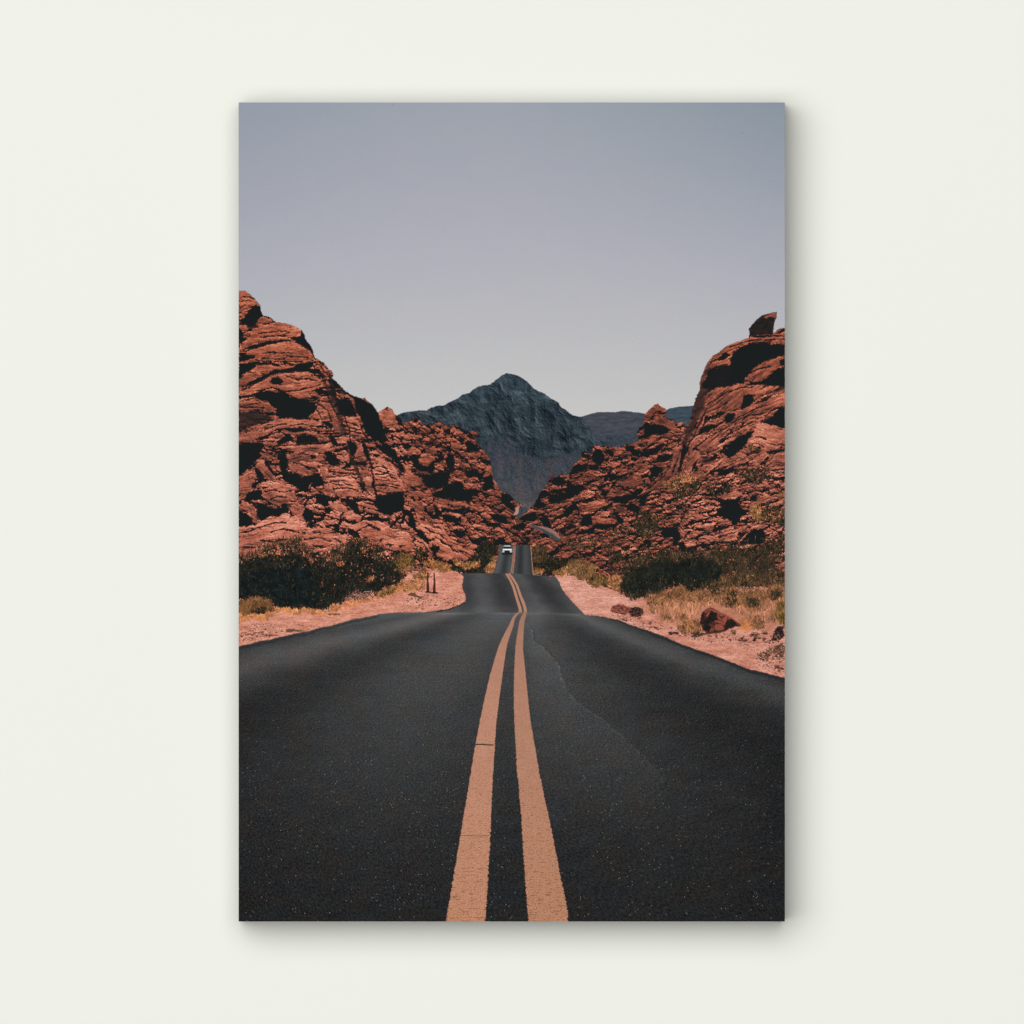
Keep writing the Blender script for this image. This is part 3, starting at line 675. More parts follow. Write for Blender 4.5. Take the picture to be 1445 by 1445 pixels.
# scrub scattered over the right hand rocks
for s, n, c, w in (('0,770 20,690 150,600 270,540 330,530 380,580 350,640 250,700 100,770 0,800', 900, OLV, (.35, .25, .15, .1, .15)), ('430,620 560,580 650,550 740,570 780,640 680,690 520,690 440,680', 420, OLV, (.5, .2, .1, 0, .2)),
                   ('820,480 900,420 1000,360 1150,380 1250,420 1250,520 1100,560 900,540', 650, OLV, (.4, .25, .1, .05, .2)), ('1000,900 1080,840 1180,820 1300,880 1440,830 1440,1160 1340,1120 1250,1050 1100,1090 980,1060', 950, OLV, (.3, .2, .2, .2, .1)),
                   ('-260,520 0,560 60,480 300,420 340,470 200,540 60,610 0,640', 400, OCH, (.3, .2, .2, .1, .2)), ('1180,1330 1440,1240 1440,1445 1100,1445', 700, OLV, (.45, .25, .1, .05, .15)), ('900,100 1000,60 1120,140 1060,190 960,180', 120, OLV, (.2, .3, .3, .2, 0)),
                   ('1000,880 1080,830 1130,900 1100,1040 980,1040', 260, OCH, (.4, .2, .2, .1, .1)), ('1380,700 1440,690 1440,760 1390,760', 60, OCH, (.4, .2, .2, .1, .1))):
    strokes(pts('P6', s), int(n * 1.0), c, (1.5, 4), (-90, 50), 10 + n, weights=w, a=.75, gate=-.06, name='scrub_patch')
strokes(pts('P5', '830,1150 850,1050 900,960 1000,930 1120,960 1180,1050 1160,1130 1050,1230 980,1270 920,1220 860,1190'), 900, OLV, (1.5, 4), (-90, 45), 21, gate=-.12, weights=(.3, .28, .2, .08, .14), a=.8, name='scrub_patch')
for s, n in (('1280,600 1400,500 1445,560 1400,700 1300,640', 200), ('500,1160 700,1120 840,1180 760,1250 560,1250', 220), ('0,1300 140,1260 340,1290 420,1350 200,1445 0,1445', 420), ('420,1300 640,1270 620,1445 440,1445', 260)):
    strokes(pts('P5', s), n, OLV, (1.5, 3.5), (-90, 50), 23 + n, weights=(.2, .25, .25, .2, .1), a=.7, gate=0, name='scrub_patch')
# foot of the left rocks
for s, n, c, w in (('0,990 60,960 200,970 290,1080 260,1130 100,1130 0,1090', 420, OLV, (.15, .3, .25, .25, .05)), ('290,890 400,870 450,920 430,1020 400,1100 330,1090 300,980', 420, OLV, (.4, .3, .15, .05, .1)),
                   ('400,1060 520,1040 660,1090 780,1130 890,1200 870,1225 700,1230 560,1190 440,1160', 700, OCH, (.38, .22, .25, .05, .1)), ('240,1290 300,1230 420,1210 470,1290 440,1340 300,1340', 330, OCH, (.25, .1, .3, .05, .3)),
                   ('-20,1190 50,1230 120,1290 60,1330 20,1400 -20,1420', 300, DG, (.4, .3, .2, .1, 0)), ('20,1380 200,1340 430,1380 440,1500 0,1500', 500, OCH, (.35, .4, .05, .2, 0)),
                   ('500,860 570,840 640,880 610,930 540,950', 120, DG, (.4, .3, .2, .1, 0))):
    strokes(pts('P3', s), n, c, (1.5, 4), (-90, 40), 41 + n, weights=w, a=.75, gate=-.15, name='dry_grass' if c is OCH else 'scrub_patch')
strokes(pts('P3', '860,1240 820,1150 850,1090 960,1100 1050,1080 1130,1000 1150,920 1240,830 1380,790 1430,860 1440,960 1400,1050 1340,1130 1290,1235'), 2400, DG, (2, 5), (-90, 40), 51, weights=(.34, .3, .2, .1, .06), a=.85, name='dark_shrub')
strokes(pts('P3', '820,1010 900,1060 1000,1100 1120,1100 1200,1050 1180,1150 1000,1170 880,1120'), 260, OCH, (2, 4), (-90, 40), 52, a=.7)
strokes(pts('P3', '1300,1230 1330,1140 1400,1070 1445,1000 1460,1060 1420,1150 1380,1235'), 300, OCH, (2, 4), (-90, 30), 53, a=.8, name='dry_grass')
# bushes right of the far rise
strokes(pts('P4', '630,1240 640,1180 660,1080 800,1040 900,1050 1000,1020 1150,1040 1250,1010 1320,1000 1300,1080 1180,1150 1150,1220 1000,1220 880,1245 700,1245'), 1500, DG, (2, 5), (-90, 40), 61, weights=(.25, .3, .25, .12, .08), a=.85, name='dark_shrub')
strokes(pts('P4', '620,900 700,830 800,850 870,920 840,980 900,1020 800,1060 660,1090 640,1000'), 650, OLV, (2, 4), (-90, 40), 62, weights=(.25, .25, .2, .25, .05), a=.8, name='scrub_patch')
strokes(pts('P4', '900,1255 1000,1200 1140,1180 1180,1260 1100,1270 960,1262'), 350, OCH, (2, 4), (-90, 35), 63, a=.8, name='dry_grass')
strokes(pts('P4', '640,1245 650,1200 740,1195 790,1240 700,1250'), 120, OCH, (2, 4), (-90, 35), 64, a=.8, name='dry_grass')
for s in ('1140,1240 1140,1140 1200,1060 1300,1040 1360,1100 1340,1200 1260,1280 1180,1270', '1280,1300 1300,1180 1400,1100 1520,1120 1560,1220 1480,1300 1400,1350 1310,1330'):
    strokes(pts('P4', s), 700, [(138, 96, 60), (108, 80, 52), (158, 110, 72), (74, 60, 42), (46, 42, 35)], (2, 5), (-90, 30), 66, weights=(.28, .28, .14, .2, .1), a=.8, name='dry_grass')
strokes(pts('H', '345,320 350,290 400,275 445,290 450,320 420,335 380,338'), 420, [(120, 86, 48), (96, 72, 42), (146, 104, 60), (50, 46, 32)], (2, 5), (-90, 35), 67, a=.8, name='dry_grass')
strokes(pts('H', '440,320 450,290 500,280 530,310 530,370 500,360'), 260, OCH, (2, 5), (-90, 35), 68, a=.7, name='dry_grass')
strokes(pts('H', '455,215 480,165 520,155 540,190 520,210'), 260, DG, (2, 4), (-90, 35), 69, a=.8, name='scrub_patch')
# dry grass bank on the right
strokes(pts('P7', '-260,560 0,540 300,560 500,520 700,560 900,520 1150,480 1150,900 1000,880 800,860 700,760 500,660 300,720 0,860 -140,820 -300,640'), 4200, [(176, 116, 86), (148, 98, 70), (196, 136, 104), (124, 84, 60), (104, 72, 52)], (3, 7), (-88, 18), 71, weights=(.3, .25, .2, .15, .1), a=.55, name='dry_grass')
strokes(pts('P7', '-100,660 60,640 250,640 320,700 260,830 60,840 -60,760'), 420, [(186, 122, 92), (206, 142, 108), (150, 98, 70)], (4, 8), (-88, 14), 72, a=.6, name='dry_grass')
BS = [(27, 29, 28), (37, 36, 30), (50, 44, 34), (68, 56, 40), (92, 70, 48)]
strokes(pts('G', '85,1300 120,1230 110,1150 150,1100 220,1060 300,1040 400,1020 470,1010 560,1030 640,1020 760,1030 850,1000 950,980 1050,1000 1150,970 1250,1000 1300,1060 1290,1130 1390,1190 1390,1260 1250,1260 1100,1290 1000,1270 900,1300 830,1350 760,1330 700,1300 600,1300 480,1270 420,1300 370,1340 250,1360 180,1380 110,1340'), 7600, BS, (3, 7), (-90, 30), 73, weights=(.27, .29, .23, .14, .07), a=.8, clump=.34, name='dark_shrub')
strokes(pts('G', '820,1050 950,1000 1150,1010 1280,1060 1300,1240 1100,1280 1000,1260 880,1290 800,1200'), 1900, [(60, 49, 37), (76, 60, 42), (96, 70, 50), (40, 39, 33)], (3, 7), (-90, 30), 74, a=.6)
strokes(pts('G', '130,1180 400,1080 760,1060 880,1130 820,1290 480,1250 250,1330 120,1320'), 2600, [(22, 28, 28), (28, 33, 30), (38, 40, 32)], (3, 6), (-90, 30), 75, a=.8)
for k, (s, n) in enumerate((('420,640 450,560 540,500 650,500 680,580 680,680 600,720 520,700', 620), ('690,700 680,620 760,560 880,540 960,600 930,680 800,720', 700), ('930,600 1000,520 1100,500 1150,540 1150,600 1060,640 980,640', 420),
               ('-30,620 0,520 80,510 150,560 140,640 60,650', 320), ('120,640 160,560 280,560 420,580 400,640 240,650', 420), ('820,930 800,860 860,820 930,860 920,950', 240), ('40,920 120,850 270,870 290,960 180,990 80,970', 520),
               ('-260,690 -230,600 -100,560 0,600 -30,680 -150,690', 420))):
    strokes(pts('P7', s), n, [(158, 104, 68), (132, 88, 58), (178, 120, 82), (94, 68, 48), (54, 45, 37)], (3, 6), (-90, 34), 80 + k, weights=(.28, .26, .16, .18, .12), a=.75, name='dry_grass')
for k, s in enumerate(('520,560 640,560 660,680 560,690', '740,620 860,620 880,690 760,700', '990,590 1080,560 1090,610 1000,630')):
    strokes(pts('P7', s), 90, [(40, 40, 32), (58, 50, 34)], (3, 6), (-90, 30), 90 + k, a=.7)
strokes(pts('P7', '1060,820 1080,700 1150,660 1150,900 1100,880'), 420, [(128, 92, 48), (150, 108, 60), (70, 62, 36), (48, 46, 32)], (4, 8), (-100, 16), 93, a=.75, name='dry_grass')
strokes(pts('P7', '680,900 720,830 790,880 780,960 720,970'), 160, [(196, 124, 78), (182, 110, 68)], (3, 6), (-90, 24), 94, a=.6, name='dry_grass')
# big dark bush on the left, ragged top
top = '40,850 120,850 180,830 230,790 300,760 350,790 380,740 430,730 480,720 530,705 560,760 590,800 640,830 700,870 760,860 810,830 870,790 920,730 990,710 1040,725 1100,735 1140,790 1200,840 1250,850 1290,890 1330,960 1390,1000 1350,1070 1260,1100 1190,1140 1150,1190 1080,1180 1000,1140 930,1170 900,1230 840,1260 760,1270 720,1300 620,1290 500,1275 400,1265 330,1270 300,1230 230,1190 150,1190 80,1210 -40,1240 -40,850'
core = '-40,900 100,890 220,860 320,850 460,850 560,860 640,910 740,930 840,890 930,800 1060,780 1130,850 1230,880 1290,960 1340,1010 1270,1070 1180,1110 1080,1130 1000,1120 930,1160 900,1220 820,1255 720,1290 600,1280 480,1265 380,1260 300,1220 200,1180 100,1190 -40,1230'
strokes(pts('B', top), 2300, DG, (3, 8), (-90, 26), 101, weights=(.3, .3, .22, .12, .06), a=.85, name='dark_shrub')
strokes(pts('B', core), 9000, [(22, 28, 28), (28, 31, 29), (36, 36, 30), (48, 44, 33), (62, 54, 37)], (3, 7), (-90, 30), 102, weights=(.38, .32, .17, .09, .04), a=.88, name='dark_shrub')
strokes(pts('B', '60,1000 300,960 600,940 700,1040 680,1260 400,1240 200,1160 60,1180'), 2600, [(18, 27, 30), (22, 30, 31), (28, 34, 32)], (3, 6), (-90, 35), 103, a=.85)
for k, s in enumerate(('200,800 240,780 250,840 210,850', '330,820 360,770 380,830', '560,800 620,830 600,870 570,850', '700,870 800,840 790,890 720,890', '830,890 900,870 890,920 840,930', '1050,760 1110,780 1100,830 1060,830', '1070,1020 1140,1000 1150,1040 1090,1045')):
    strokes(pts('B', s), 26, [(178, 104, 74), (196, 116, 80), (150, 92, 60)], (1, 3), (-70, 50), 110 + k, a=.75)
strokes(pts('B', top), 900, [(60, 52, 37), (76, 63, 42), (50, 46, 34)], (2, 6), (-84, 36), 120, a=.5, gate=.02)
# pale brushwood, golden tuft and grass strip at its foot
strokes(pts('B', '900,1190 930,1150 1010,1140 1080,1170 1110,1195 1050,1210 950,1215'), 240, [(120, 80, 70), (92, 62, 56), (150, 104, 92), (54, 44, 42)], (2, 5), (-60, 60), 121, a=.75, name='dry_grass')
strokes(pts('B', '760,1290 860,1230 1000,1200 1200,1180 1300,1100 1390,1090 1390,1130 1250,1180 1100,1220 900,1270 800,1310'), 460, [(194, 122, 76), (204, 134, 90), (176, 108, 66)], (2, 4), (-90, 40), 122, a=.55, name='dry_grass')
strokes(pts('B', '330,1275 420,1268 560,1285 700,1300 860,1310 840,1318 640,1312 480,1300 340,1300'), 460, [(200, 128, 76), (182, 114, 66), (212, 142, 94)], (2, 4), (-80, 40), 123, a=.62, name='dry_grass')
strokes(pts('B', '-20,1330 60,1310 180,1305 300,1310 330,1330 240,1350 120,1370 -20,1390'), 460, [(198, 128, 74), (184, 114, 64), (210, 142, 94)], (2, 4), (-70, 40), 124, a=.5, name='dry_grass')
strokes(pts('B', '-20,1300 -20,1260 80,1215 140,1190 230,1195 290,1225 330,1280 300,1300 180,1310 100,1320'), 1100, [(124, 84, 50), (102, 72, 46), (146, 98, 58), (82, 62, 42), (56, 46, 36)], (3, 7), (-88, 30), 125, weights=(.3, .27, .18, .17, .08), a=.8, name='golden_tuft')
strokes(pts('B', '130,1290 200,1270 290,1280 250,1306 150,1312'), 110, [(44, 38, 32), (60, 48, 34)], (2, 4), (-90, 40), 126, a=.6)
for s, n in (('1280,860 1445,830 1445,960 1380,1000 1320,930', 300), ('1160,1180 1260,1100 1340,1080 1320,1120 1220,1170', 200)):
    strokes(pts('B', s), n, [(130, 92, 50), (100, 76, 44), (70, 58, 40), (156, 104, 60)], (2, 5), (-90, 35), 127 + n, a=.7, name='dry_grass')

tipR = '85,1300 95,1210 90,1120 150,1060 230,1020 330,1000 420,985 520,995 600,1000 700,985 800,985 900,950 1000,945 1120,950 1250,960 1390,980 1390,1080 1240,1040 1100,1040 960,1040 860,1060 740,1070 600,1070 480,1060 360,1090 240,1120 170,1200 130,1290'
strokes(pts('G', tipR), 1500, [(42, 39, 32), (56, 48, 36), (76, 60, 43), (102, 76, 52), (33, 34, 30)], (2, 7), (-88, 36), 140, weights=(.3, .25, .16, .09, .2), a=.7, gate=0)
strokes(pts('G', '1250,960 1390,940 1390,1290 1280,1270 1230,1160'), 420, [(40, 38, 32), (58, 50, 36), (78, 62, 42), (104, 76, 52)], (2, 6), (-88, 38), 141, a=.65, gate=.04)
tipL = '40,880 60,820 150,800 220,760 300,730 380,710 460,700 540,690 600,750 660,800 740,830 820,790 880,740 930,700 1010,690 1100,715 1160,760 1230,810 1300,840 1370,950 1400,1010 1330,1010 1260,920 1160,880 1080,800 980,780 900,840 800,900 700,920 600,860 500,810 380,820 240,850 120,890'
strokes(pts('B', tipL), 1100, [(38, 38, 31), (54, 48, 35), (78, 62, 42), (29, 33, 30), (104, 78, 52)], (3, 9), (-86, 34), 142, weights=(.28, .24, .16, .22, .1), a=.72, gate=-.08)

# rock and sunlit sand glimpsed through the twigs
for s, n in (('1250,1000 1390,960 1390,1250 1280,1230', 60), ('820,1050 1100,1010 1260,1060 1240,1200 900,1200', 70), ('120,1080 420,1010 700,1000 640,1060 300,1090 140,1160', 70), ('480,1230 800,1260 880,1320 700,1310', 30)):
    strokes(pts('G', s), n, [(150, 92, 72), (120, 76, 58), (176, 108, 84), (96, 62, 48)], (1, 3), (-70, 50), 150 + n, a=.6, gate=.04)
for s, n in (('40,860 400,780 560,790 700,880 900,800 1100,750 1300,900 1100,960 600,930 300,880', 150), ('900,940 1250,920 1330,1010 1100,1080 950,1060', 60)):
    strokes(pts('B', s), n, [(150, 92, 70), (116, 74, 56), (180, 108, 84), (92, 62, 46)], (1, 3), (-70, 50), 160 + n, a=.55, gate=.06)

# low scrub climbing the rocks above the right hand bush, and loose tufts on the verge
strokes(pts('G', '0,1180 60,1000 200,900 420,960 600,960 760,960 900,900 1100,900 1250,880 1390,880 1390,1000 1200,1020 900,1020 600,1040 300,1060 120,1140'), 900, [(58, 48, 36), (84, 66, 44), (110, 80, 52), (38, 37, 31)], (1.5, 4.5), (-88, 40), 171, a=.7, gate=.06)
strokes(pts('G', '420,640 560,600 640,700 560,800 440,820 300,900 160,900 240,760'), 350, [(58, 48, 36), (84, 66, 44), (38, 37, 31)], (1.5, 4), (-88, 40), 172, a=.65, gate=.08)
for k, s in enumerate(('40,800 100,780 140,830 80,850', '330,920 380,900 410,940 360,960', '560,965 610,950 640,985 590,1000', '-120,800 -60,780 -40,830 -100,840', '820,1010 860,990 890,1020 850,1040', '-240,730 -180,720 -170,770 -230,770')):
    strokes(pts('P7', s), 70, [(150, 102, 70), (120, 84, 58), (92, 68, 50), (176, 122, 86)], (2, 5), (-90, 32), 180 + k, a=.7, name='dry_grass')

strokes(pts('G', '700,1280 820,1210 950,1180 1150,1190 1300,1200 1390,1210 1390,1290 1100,1300 900,1320'), 700, [(118, 84, 54), (92, 68, 46), (142, 98, 64), (66, 52, 38)], (2, 6), (-88, 28), 190, a=.6, gate=0)
strokes(pts('G', '820,1060 1000,1000 1200,1000 1290,1060 1280,1160 1000,1160 860,1150'), 420, [(30, 31, 29), (36, 34, 30), (46, 41, 33)], (2, 6), (-88, 36), 191, a=.75, gate=.03)

# ------------------------------------------------------------------ road
def road_col():
    cx = np.interp(gy, [865, 900, 1000, 1100, 1300], [733, 716, 708, 709, 715])
    w = 60 + 4.9 * (gy - 850)
    u = (gx - cx) / w
    base = np.interp(gy, [864, 872, 890, 930, 1000, 1100, 1200, 1300], [86, 80, 71, 62, 53, 45, 38, 35])
    base = base + np.interp(gy, [880, 960, 1080, 1250], [0, 5, 5, 1]) * np.exp(-((gx - 560) / 110) ** 2)
    band = np.zeros_like(gx)
    for c, wd, a in ((-.98, .08, -6), (-.72, .14, 15), (-.45, .13, -14), (-.15, .13, 7), (.13, .09, 8), (.36, .12, -15), (.56, .06, 12), (.70, .05, -12)):
        band += a * np.exp(-((u + .03 * perlin(gx / 50, gy / 20, 700) - c) / wd) ** 2)
    fade = np.interp(gy, [865, 900, 1000, 1150, 1300], [.8, 1., .85, .5, .25])
    band *= fade
    n = fbm(gx / 45, gy / 16, 701, 3) * 4
    ridge_ = perlin(gx / 60, gy / 2.2, 702) * np.interp(gy, [865, 900, 1000, 1100], [3, 2.5, 2, 0])
    sx = np.interp(gy, [865, 950, 1100, 1300], [1.1, 1.5, 2.0, 2.6])
    grain = perlin(gx / sx, gy / (sx * .75), 703) * .95 + rng.normal(0, .35, gx.shape) + .25 * np.clip(perlin(gx / (sx * 1.2), gy / sx, 709), 0, 1)
    ga = np.interp(gy, [865, 900, 960, 1100, 1300], [5.0, 9, 14, 15, 14])
    v = base + band + n + ridge_ + grain * ga
    # left of the old seam the surface is greyer and coarser
    seam = smooth_seam
    sxx = np.interp(gy, seam[:, 1], seam[:, 0]) + 2.8 * perlin(gx / 9, gy / 7, 704) + 1.2 * perlin(gx / 3, gy / 2.5, 708) + 3 * perlin(gx / 30, gy / 22, 705)
    inside = sstep(2, -2, gx - sxx) * sstep(735, 760, gx) * sstep(868, 890, gy) * np.interp(gy, [870, 950, 1080, 1200], [6, 8, 5, 0])
    v += inside
    rim = np.exp(-((gx - sxx) / 1.6) ** 2) * np.interp(gy, [875, 900, 960, 1010, 1100, 1110], [14, 21, 27, 24, 13, 0]) * (gy > 880) * (.3 + .9 * rng.random(gx.shape)) * (.25 + .75 * sstep(-.15, .25, perlin(gx / 7, gy / 9, 707)))
    v += rim - np.exp(-((gx - sxx - 2.5) / 1.3) ** 2) * np.interp(gy, [875, 900, 930, 960], [10, 13, 6, 0]) * (gy > 880)
    # bright chips of stone
    dots = (rng.random(gx.shape) > .9972) * np.interp(gy, [950, 1050, 1300], [0, 50, 80])
    v += dots
    corner = np.clip(np.abs(gx - 722) / 386, 0, 1) ** 2 * np.interp(gy, [900, 1000, 1300], [0, 3, 4.5])
    v -= corner
    tint = np.array([.2, .3, .7], np.float32)
    warmband = np.exp(-((u + .70) / .14) ** 2) * fade
    v = v + 0
    warm = (fbm(gx / 40, gy / 40, 706, 2) * 3.5)[..., None] * np.array([1, 0, -.8], np.float32) + warmband[..., None] * np.array([2.5, 0, -1.5], np.float32)
    return v[..., None] + tint + warm

smooth_seam = np.concatenate([pts('I', '815,100 822,160 868,230 882,310 1000,400 1060,480 1110,560 1132,650 1160,740 1280,850 1400,930 1445,965'), pts('X', '868,1030 895,1055 920,1080 935,1100')])

# section three, the far rise with the car
s3 = pts('D', '800,875 825,850 850,790 868,730 880,660 890,588 960,586 1172,592 1180,660 1188,760 1196,875')
c3 = np.interp(gy, [770, 811], [719, 719]); 
u3 = (gx - np.interp(gy, [770, 811], [726.5, 722])) / np.interp(gy, [770, 811], [21.5, 28])
v3 = 70 + 13 * np.exp(-((u3 + .78) / .18) ** 2) - 16 * np.exp(-((u3 + .42) / .15) ** 2) + 10 * np.exp(-((u3 + .12) / .12) ** 2) - 20 * np.exp(-((u3 - .42) / .16) ** 2) + 4 * np.exp(-((u3 - .72) / .12) ** 2) - 10 * np.exp(-((u3 - 1.0) / .16) ** 2)
v3 += 2.5 * perlin(gx / 2, gy / 6, 710) + 1.5 * rng.normal(0, 1, gx.shape)
put(full(pts('X', '703,812 701,808 705,790 704.5,769 707,769 707,812'), .6, .3), np.array([150, 108, 78]) + 18 * perlin(gx / 2, gy / 3, 711)[..., None])
put(full(pts('X', '748,771 750,771 751.5,790 753.5,812 750.5,812 749,790'), .6, .2), np.array([170, 124, 98]) + 14 * perlin(gx / 2, gy / 3, 712)[..., None])
put(full(s3, .7, .15), v3[..., None] + np.array([0, 1, 2.]), pid=pid('road'))
for ln_, s_ in enumerate(('1016,597 1027,597 1016,740 999,858 985,858 1005,740', '1030,600 1039,600 1030,740 1014,860 1003,860 1018,740')):
    put(full(pts('D', s_), .5, .1), np.array([158, 112, 92]) + 6 * perlin(gx / 2, gy / 2, 713)[..., None], pid=pid('centre_line#%d' % ln_))

# section two, the dip
s2 = np.concatenate([pts('D', '520,858 560,850 700,849 900,850 1000,853 1150,862 1280,872'), pts('H', '165,281 178,295 192,315 202,345 225,382 252,408 275,435 300,460 330,490'), pts('X', '830,880 600,880 560,870'), pts('D', '60,1250 160,1215 270,1200 400,1188 480,1165 540,1128 572,1105 578,1080 568,1040 548,1000 540,960 545,920 552,890 540,870')])
u2 = (gx - np.interp(gy, [809, 865], [712, 737])) / np.interp(gy, [809, 865], [64, 95])
v2 = np.interp(gy, [809, 815, 835, 855, 866], [74, 72, 68, 74, 84]).astype(np.float32)
for c, wd, a in ((-.82, .13, -8), (-.55, .15, 10), (-.16, .20, -14), (.12, .1, 6), (.30, .1, 9), (.62, .18, -17), (.95, .1, 6)):
    v2 += a * np.exp(-((u2 + .05 * perlin(gx / 22, gy / 14, 720) - c) / wd) ** 2)
v2 += 5 * fbm(gx / 18, gy / 9, 721, 3) + 2 * perlin(gx / 12, gy / 1.6, 722) + 1.6 * rng.normal(0, 1, gx.shape)
put(full(s2, .8, .35), v2[..., None] + np.array([0, 0, 1.5]), pid=pid('road'))
put(full(pts('D', '300,1203 380,1188 470,1165 520,1140 545,1125 575,1106 572,1116 520,1152 440,1190 330,1212'), .8, .8) * .7, np.array([38, 36, 36]))
lc = np.array([180, 130, 106], np.float32) + (8 * perlin(gx / 3, gy / 2, 730))[..., None]
for ln_, s_ in enumerate(('938,854 975,910 1003,970 1023,1040 1048,1120 1066,1180 1068,1215 1098,1215 1093,1175 1070,1110 1046,1030 1026,965 992,900 960,853',
           '962,853 998,895 1038,960 1063,1040 1088,1110 1112,1175 1116,1215 1142,1215 1139,1175 1117,1110 1087,1040 1061,960 1021,895 986,852')):
    put(full(pts('D', s_), .55, .1), lc, pid=pid('centre_line#%d' % ln_))

# section one, nearest the viewer
s1 = np.concatenate([pts('K', '-60,250 0,236 22,230 100,208 190,190 300,166 430,136 540,106 640,87 700,79 760,77'), pts('D', '350,1212 700,1216 1000,1214 1300,1218 1445,1222'), pts('H', '180,482 325,487 430,498 510,516 570,541 650,566 720,591 790,621 900,665 1000,700 1100,736 1200,776 1300,801 1395,826 1460,840'), pts('X', '1130,1320 310,1320')])
put(full(s1, .8, .45), road_col(), pid=pid('road'))
e = full(pts('K', '10,235 100,212 190,194 300,170 430,140 540,110 640,92 640,98 540,120 430,150 300,182 190,206 100,225 10,250'), 1.5, 1.2)
put(e * .5, np.array([36, 36, 38]))
e = full(pts('H', '420,499 510,518 570,543 650,568 720,594 790,624 900,668 1000,703 1100,739 1200,779 1300,804 1400,830 1400,842 1300,818 1200,795 1100,754 1000,718 900,682 790,638 650,580 510,530'), 1.5, .8)
put(e * .6, np.array([33, 35, 36]))
crest = np.exp(-((gy - 866.5 - np.clip((gx - 780) / 45, 0, 2) * 1.5) / 1.3) ** 2) * (gx > 570) * (gx < 820)
img += (crest * 9)[..., None]
ll = np.concatenate([pts('I', '775,78 740,95 715,125 690,180 650,255 605,350 570,460 530,600 490,770 450,960 410,1170 365,1445'), pts('J', '345,300 310,500 280,690 245,900 215,1080 170,1332 160,1390 486,1390 490,1332 510,1090 522,870 535,600 545,330'),
                     pts('I', '553,1445 570,1170 580,1000 605,800 630,620 650,470 670,350 695,270 720,200 735,135 755,105 780,84')])
lr = np.concatenate([pts('I', '806,80 800,95 785,120 770,160 755,250 738,360 728,560 725,760 728,960 740,1170 755,1445'), pts('J', '760,150 770,300 785,470 795,650 805,820 820,1000 828,1150 845,1332 850,1390 1170,1390 1165,1332 1165,1250 1140,1120 1110,990 1080,830 1045,650 1010,480 975,330 945,170'),
                     pts('I', '940,1445 905,1220 880,1080 860,960 840,780 825,620 810,480 800,380 805,250 812,160 825,110 833,78')])
gl = rng.normal(0, 1, gx.shape)
ga = np.interp(gy, [866, 950, 1100, 1300], [3, 7, 11, 14])
lcol = lerp3([(866, (164, 121, 103)), (900, (176, 127, 106)), (1000, (186, 134, 111)), (1150, (189, 135, 109)), (1300, (189, 133, 104))], gy)
lcol = lcol + ((perlin(gx / 1.6, gy / 1.2, 740) * .7 + gl * .4) * ga)[..., None] + (4 * fbm(gx / 30, gy / 14, 741, 2))[..., None]
wear = sstep(.36, .56, perlin(gx / 2.2, gy / 1.4, 742)) * np.interp(gy, [900, 1000, 1150, 1300], [0, .2, .55, .8])
lcol = lcol * (1 - .34 * wear[..., None])
streak = sstep(.42, .55, perlin(gx / 12, gy / 1.3, 743)) * np.interp(gy, [1000, 1150, 1300], [0, .12, .22])
lcol = lcol * (1 - streak[..., None])
ragx = np.interp(gy, [866, 1000, 1150, 1300], [.1, .35, .7, 1.0])
for ln_, p in enumerate((ll, lr)):
    b = box(p, 5)
    X = gx[b] + ragx[b] * (1.3 * perlin(gx[b] / 3.4, gy[b] / 2.0, 745) + .9 * perlin(gx[b] / 9, gy[b] / 5, 746))
    d = sdf(p, X, gy[b])
    put(sstep(-.75, .75, d), lcol[b] * ((1, 1, 1), (.96, .965, .96))[ln_], b, pid('centre_line#%d' % ln_))
# cross crack and patch lines
put(full(pts('I', '412,1157 480,1158 560,1163 560,1171 480,1168 414,1165'), .5, .2), np.array([44, 40, 40]))
put(full(pts('J', '285,630 400,634 530,632 530,639 400,640 285,637'), .5, .3) * .45, np.array([70, 52, 46]))

# ---- reddish boulder by the right verge and its small neighbours
bl = pts('P7', '275,860 290,780 330,730 380,705 420,715 470,745 540,785 600,820 650,850 700,885 690,900 640,900 560,930 500,945 420,960 340,968 300,930')
b, k, d = mask(bl, .7, .5)
X, Y = gx[b], gy[b]
bu, bv_ = rot(X, Y, 38)
vv = .27 + .16 * perlin(bu / 9, bv_ / 2.4, 801) + .14 * fbm(X / 5, Y / 4, 805, 3)
bv = np.zeros((PH, PW), np.float32); bv[b] = vv
for s, v in (('330,740 370,712 430,722 500,770 560,800 650,850 690,890 640,860 560,830 520,860 480,840 440,800 450,760 400,735 360,745 340,830 310,840 320,790', .58), ('440,880 500,880 530,920 480,945 430,930', .6), ('360,930 420,910 430,950 380,960', .5), ('460,830 530,870 520,890 450,850', .54)):
    b2, k2, _ = mask(pts('P7', s), 1., .8)
    bv[b2] = bv[b2] * (1 - k2) + (v + .1 * perlin(gx[b2] / 3, gy[b2] / 2, 802)) * k2
for s, w_ in (('300,800 360,750 420,745 440,790 430,850 380,860 340,900 300,910 285,860', .62), ('460,775 520,800 560,830 540,850 480,825', .55), ('545,860 600,835 650,870 640,895 560,920 520,910', .6), ('300,900 350,880 390,900 360,960 310,940', .7)):
    b2, k2, _ = mask(pts('P7', s), 1.6, 1.6)
    bv[b2] = bv[b2] * (1 - w_ * k2) + .08 * w_ * k2
for s in ('330,800 370,745 385,745 345,815', '420,850 500,880 520,870 440,840', '390,715 470,750 600,825 590,832 470,765 390,728', '500,820 560,800 540,850 520,870'):
    b2, k2, _ = mask(pts('P7', s), .9, .8)
    bv[b2] = bv[b2] * (1 - k2) + .62 * k2
put(k, lerp3(ROCK, np.clip(bv[b], 0, 1)) * np.array([1.0, .92, .9]), b, pid('roadside_boulder'))
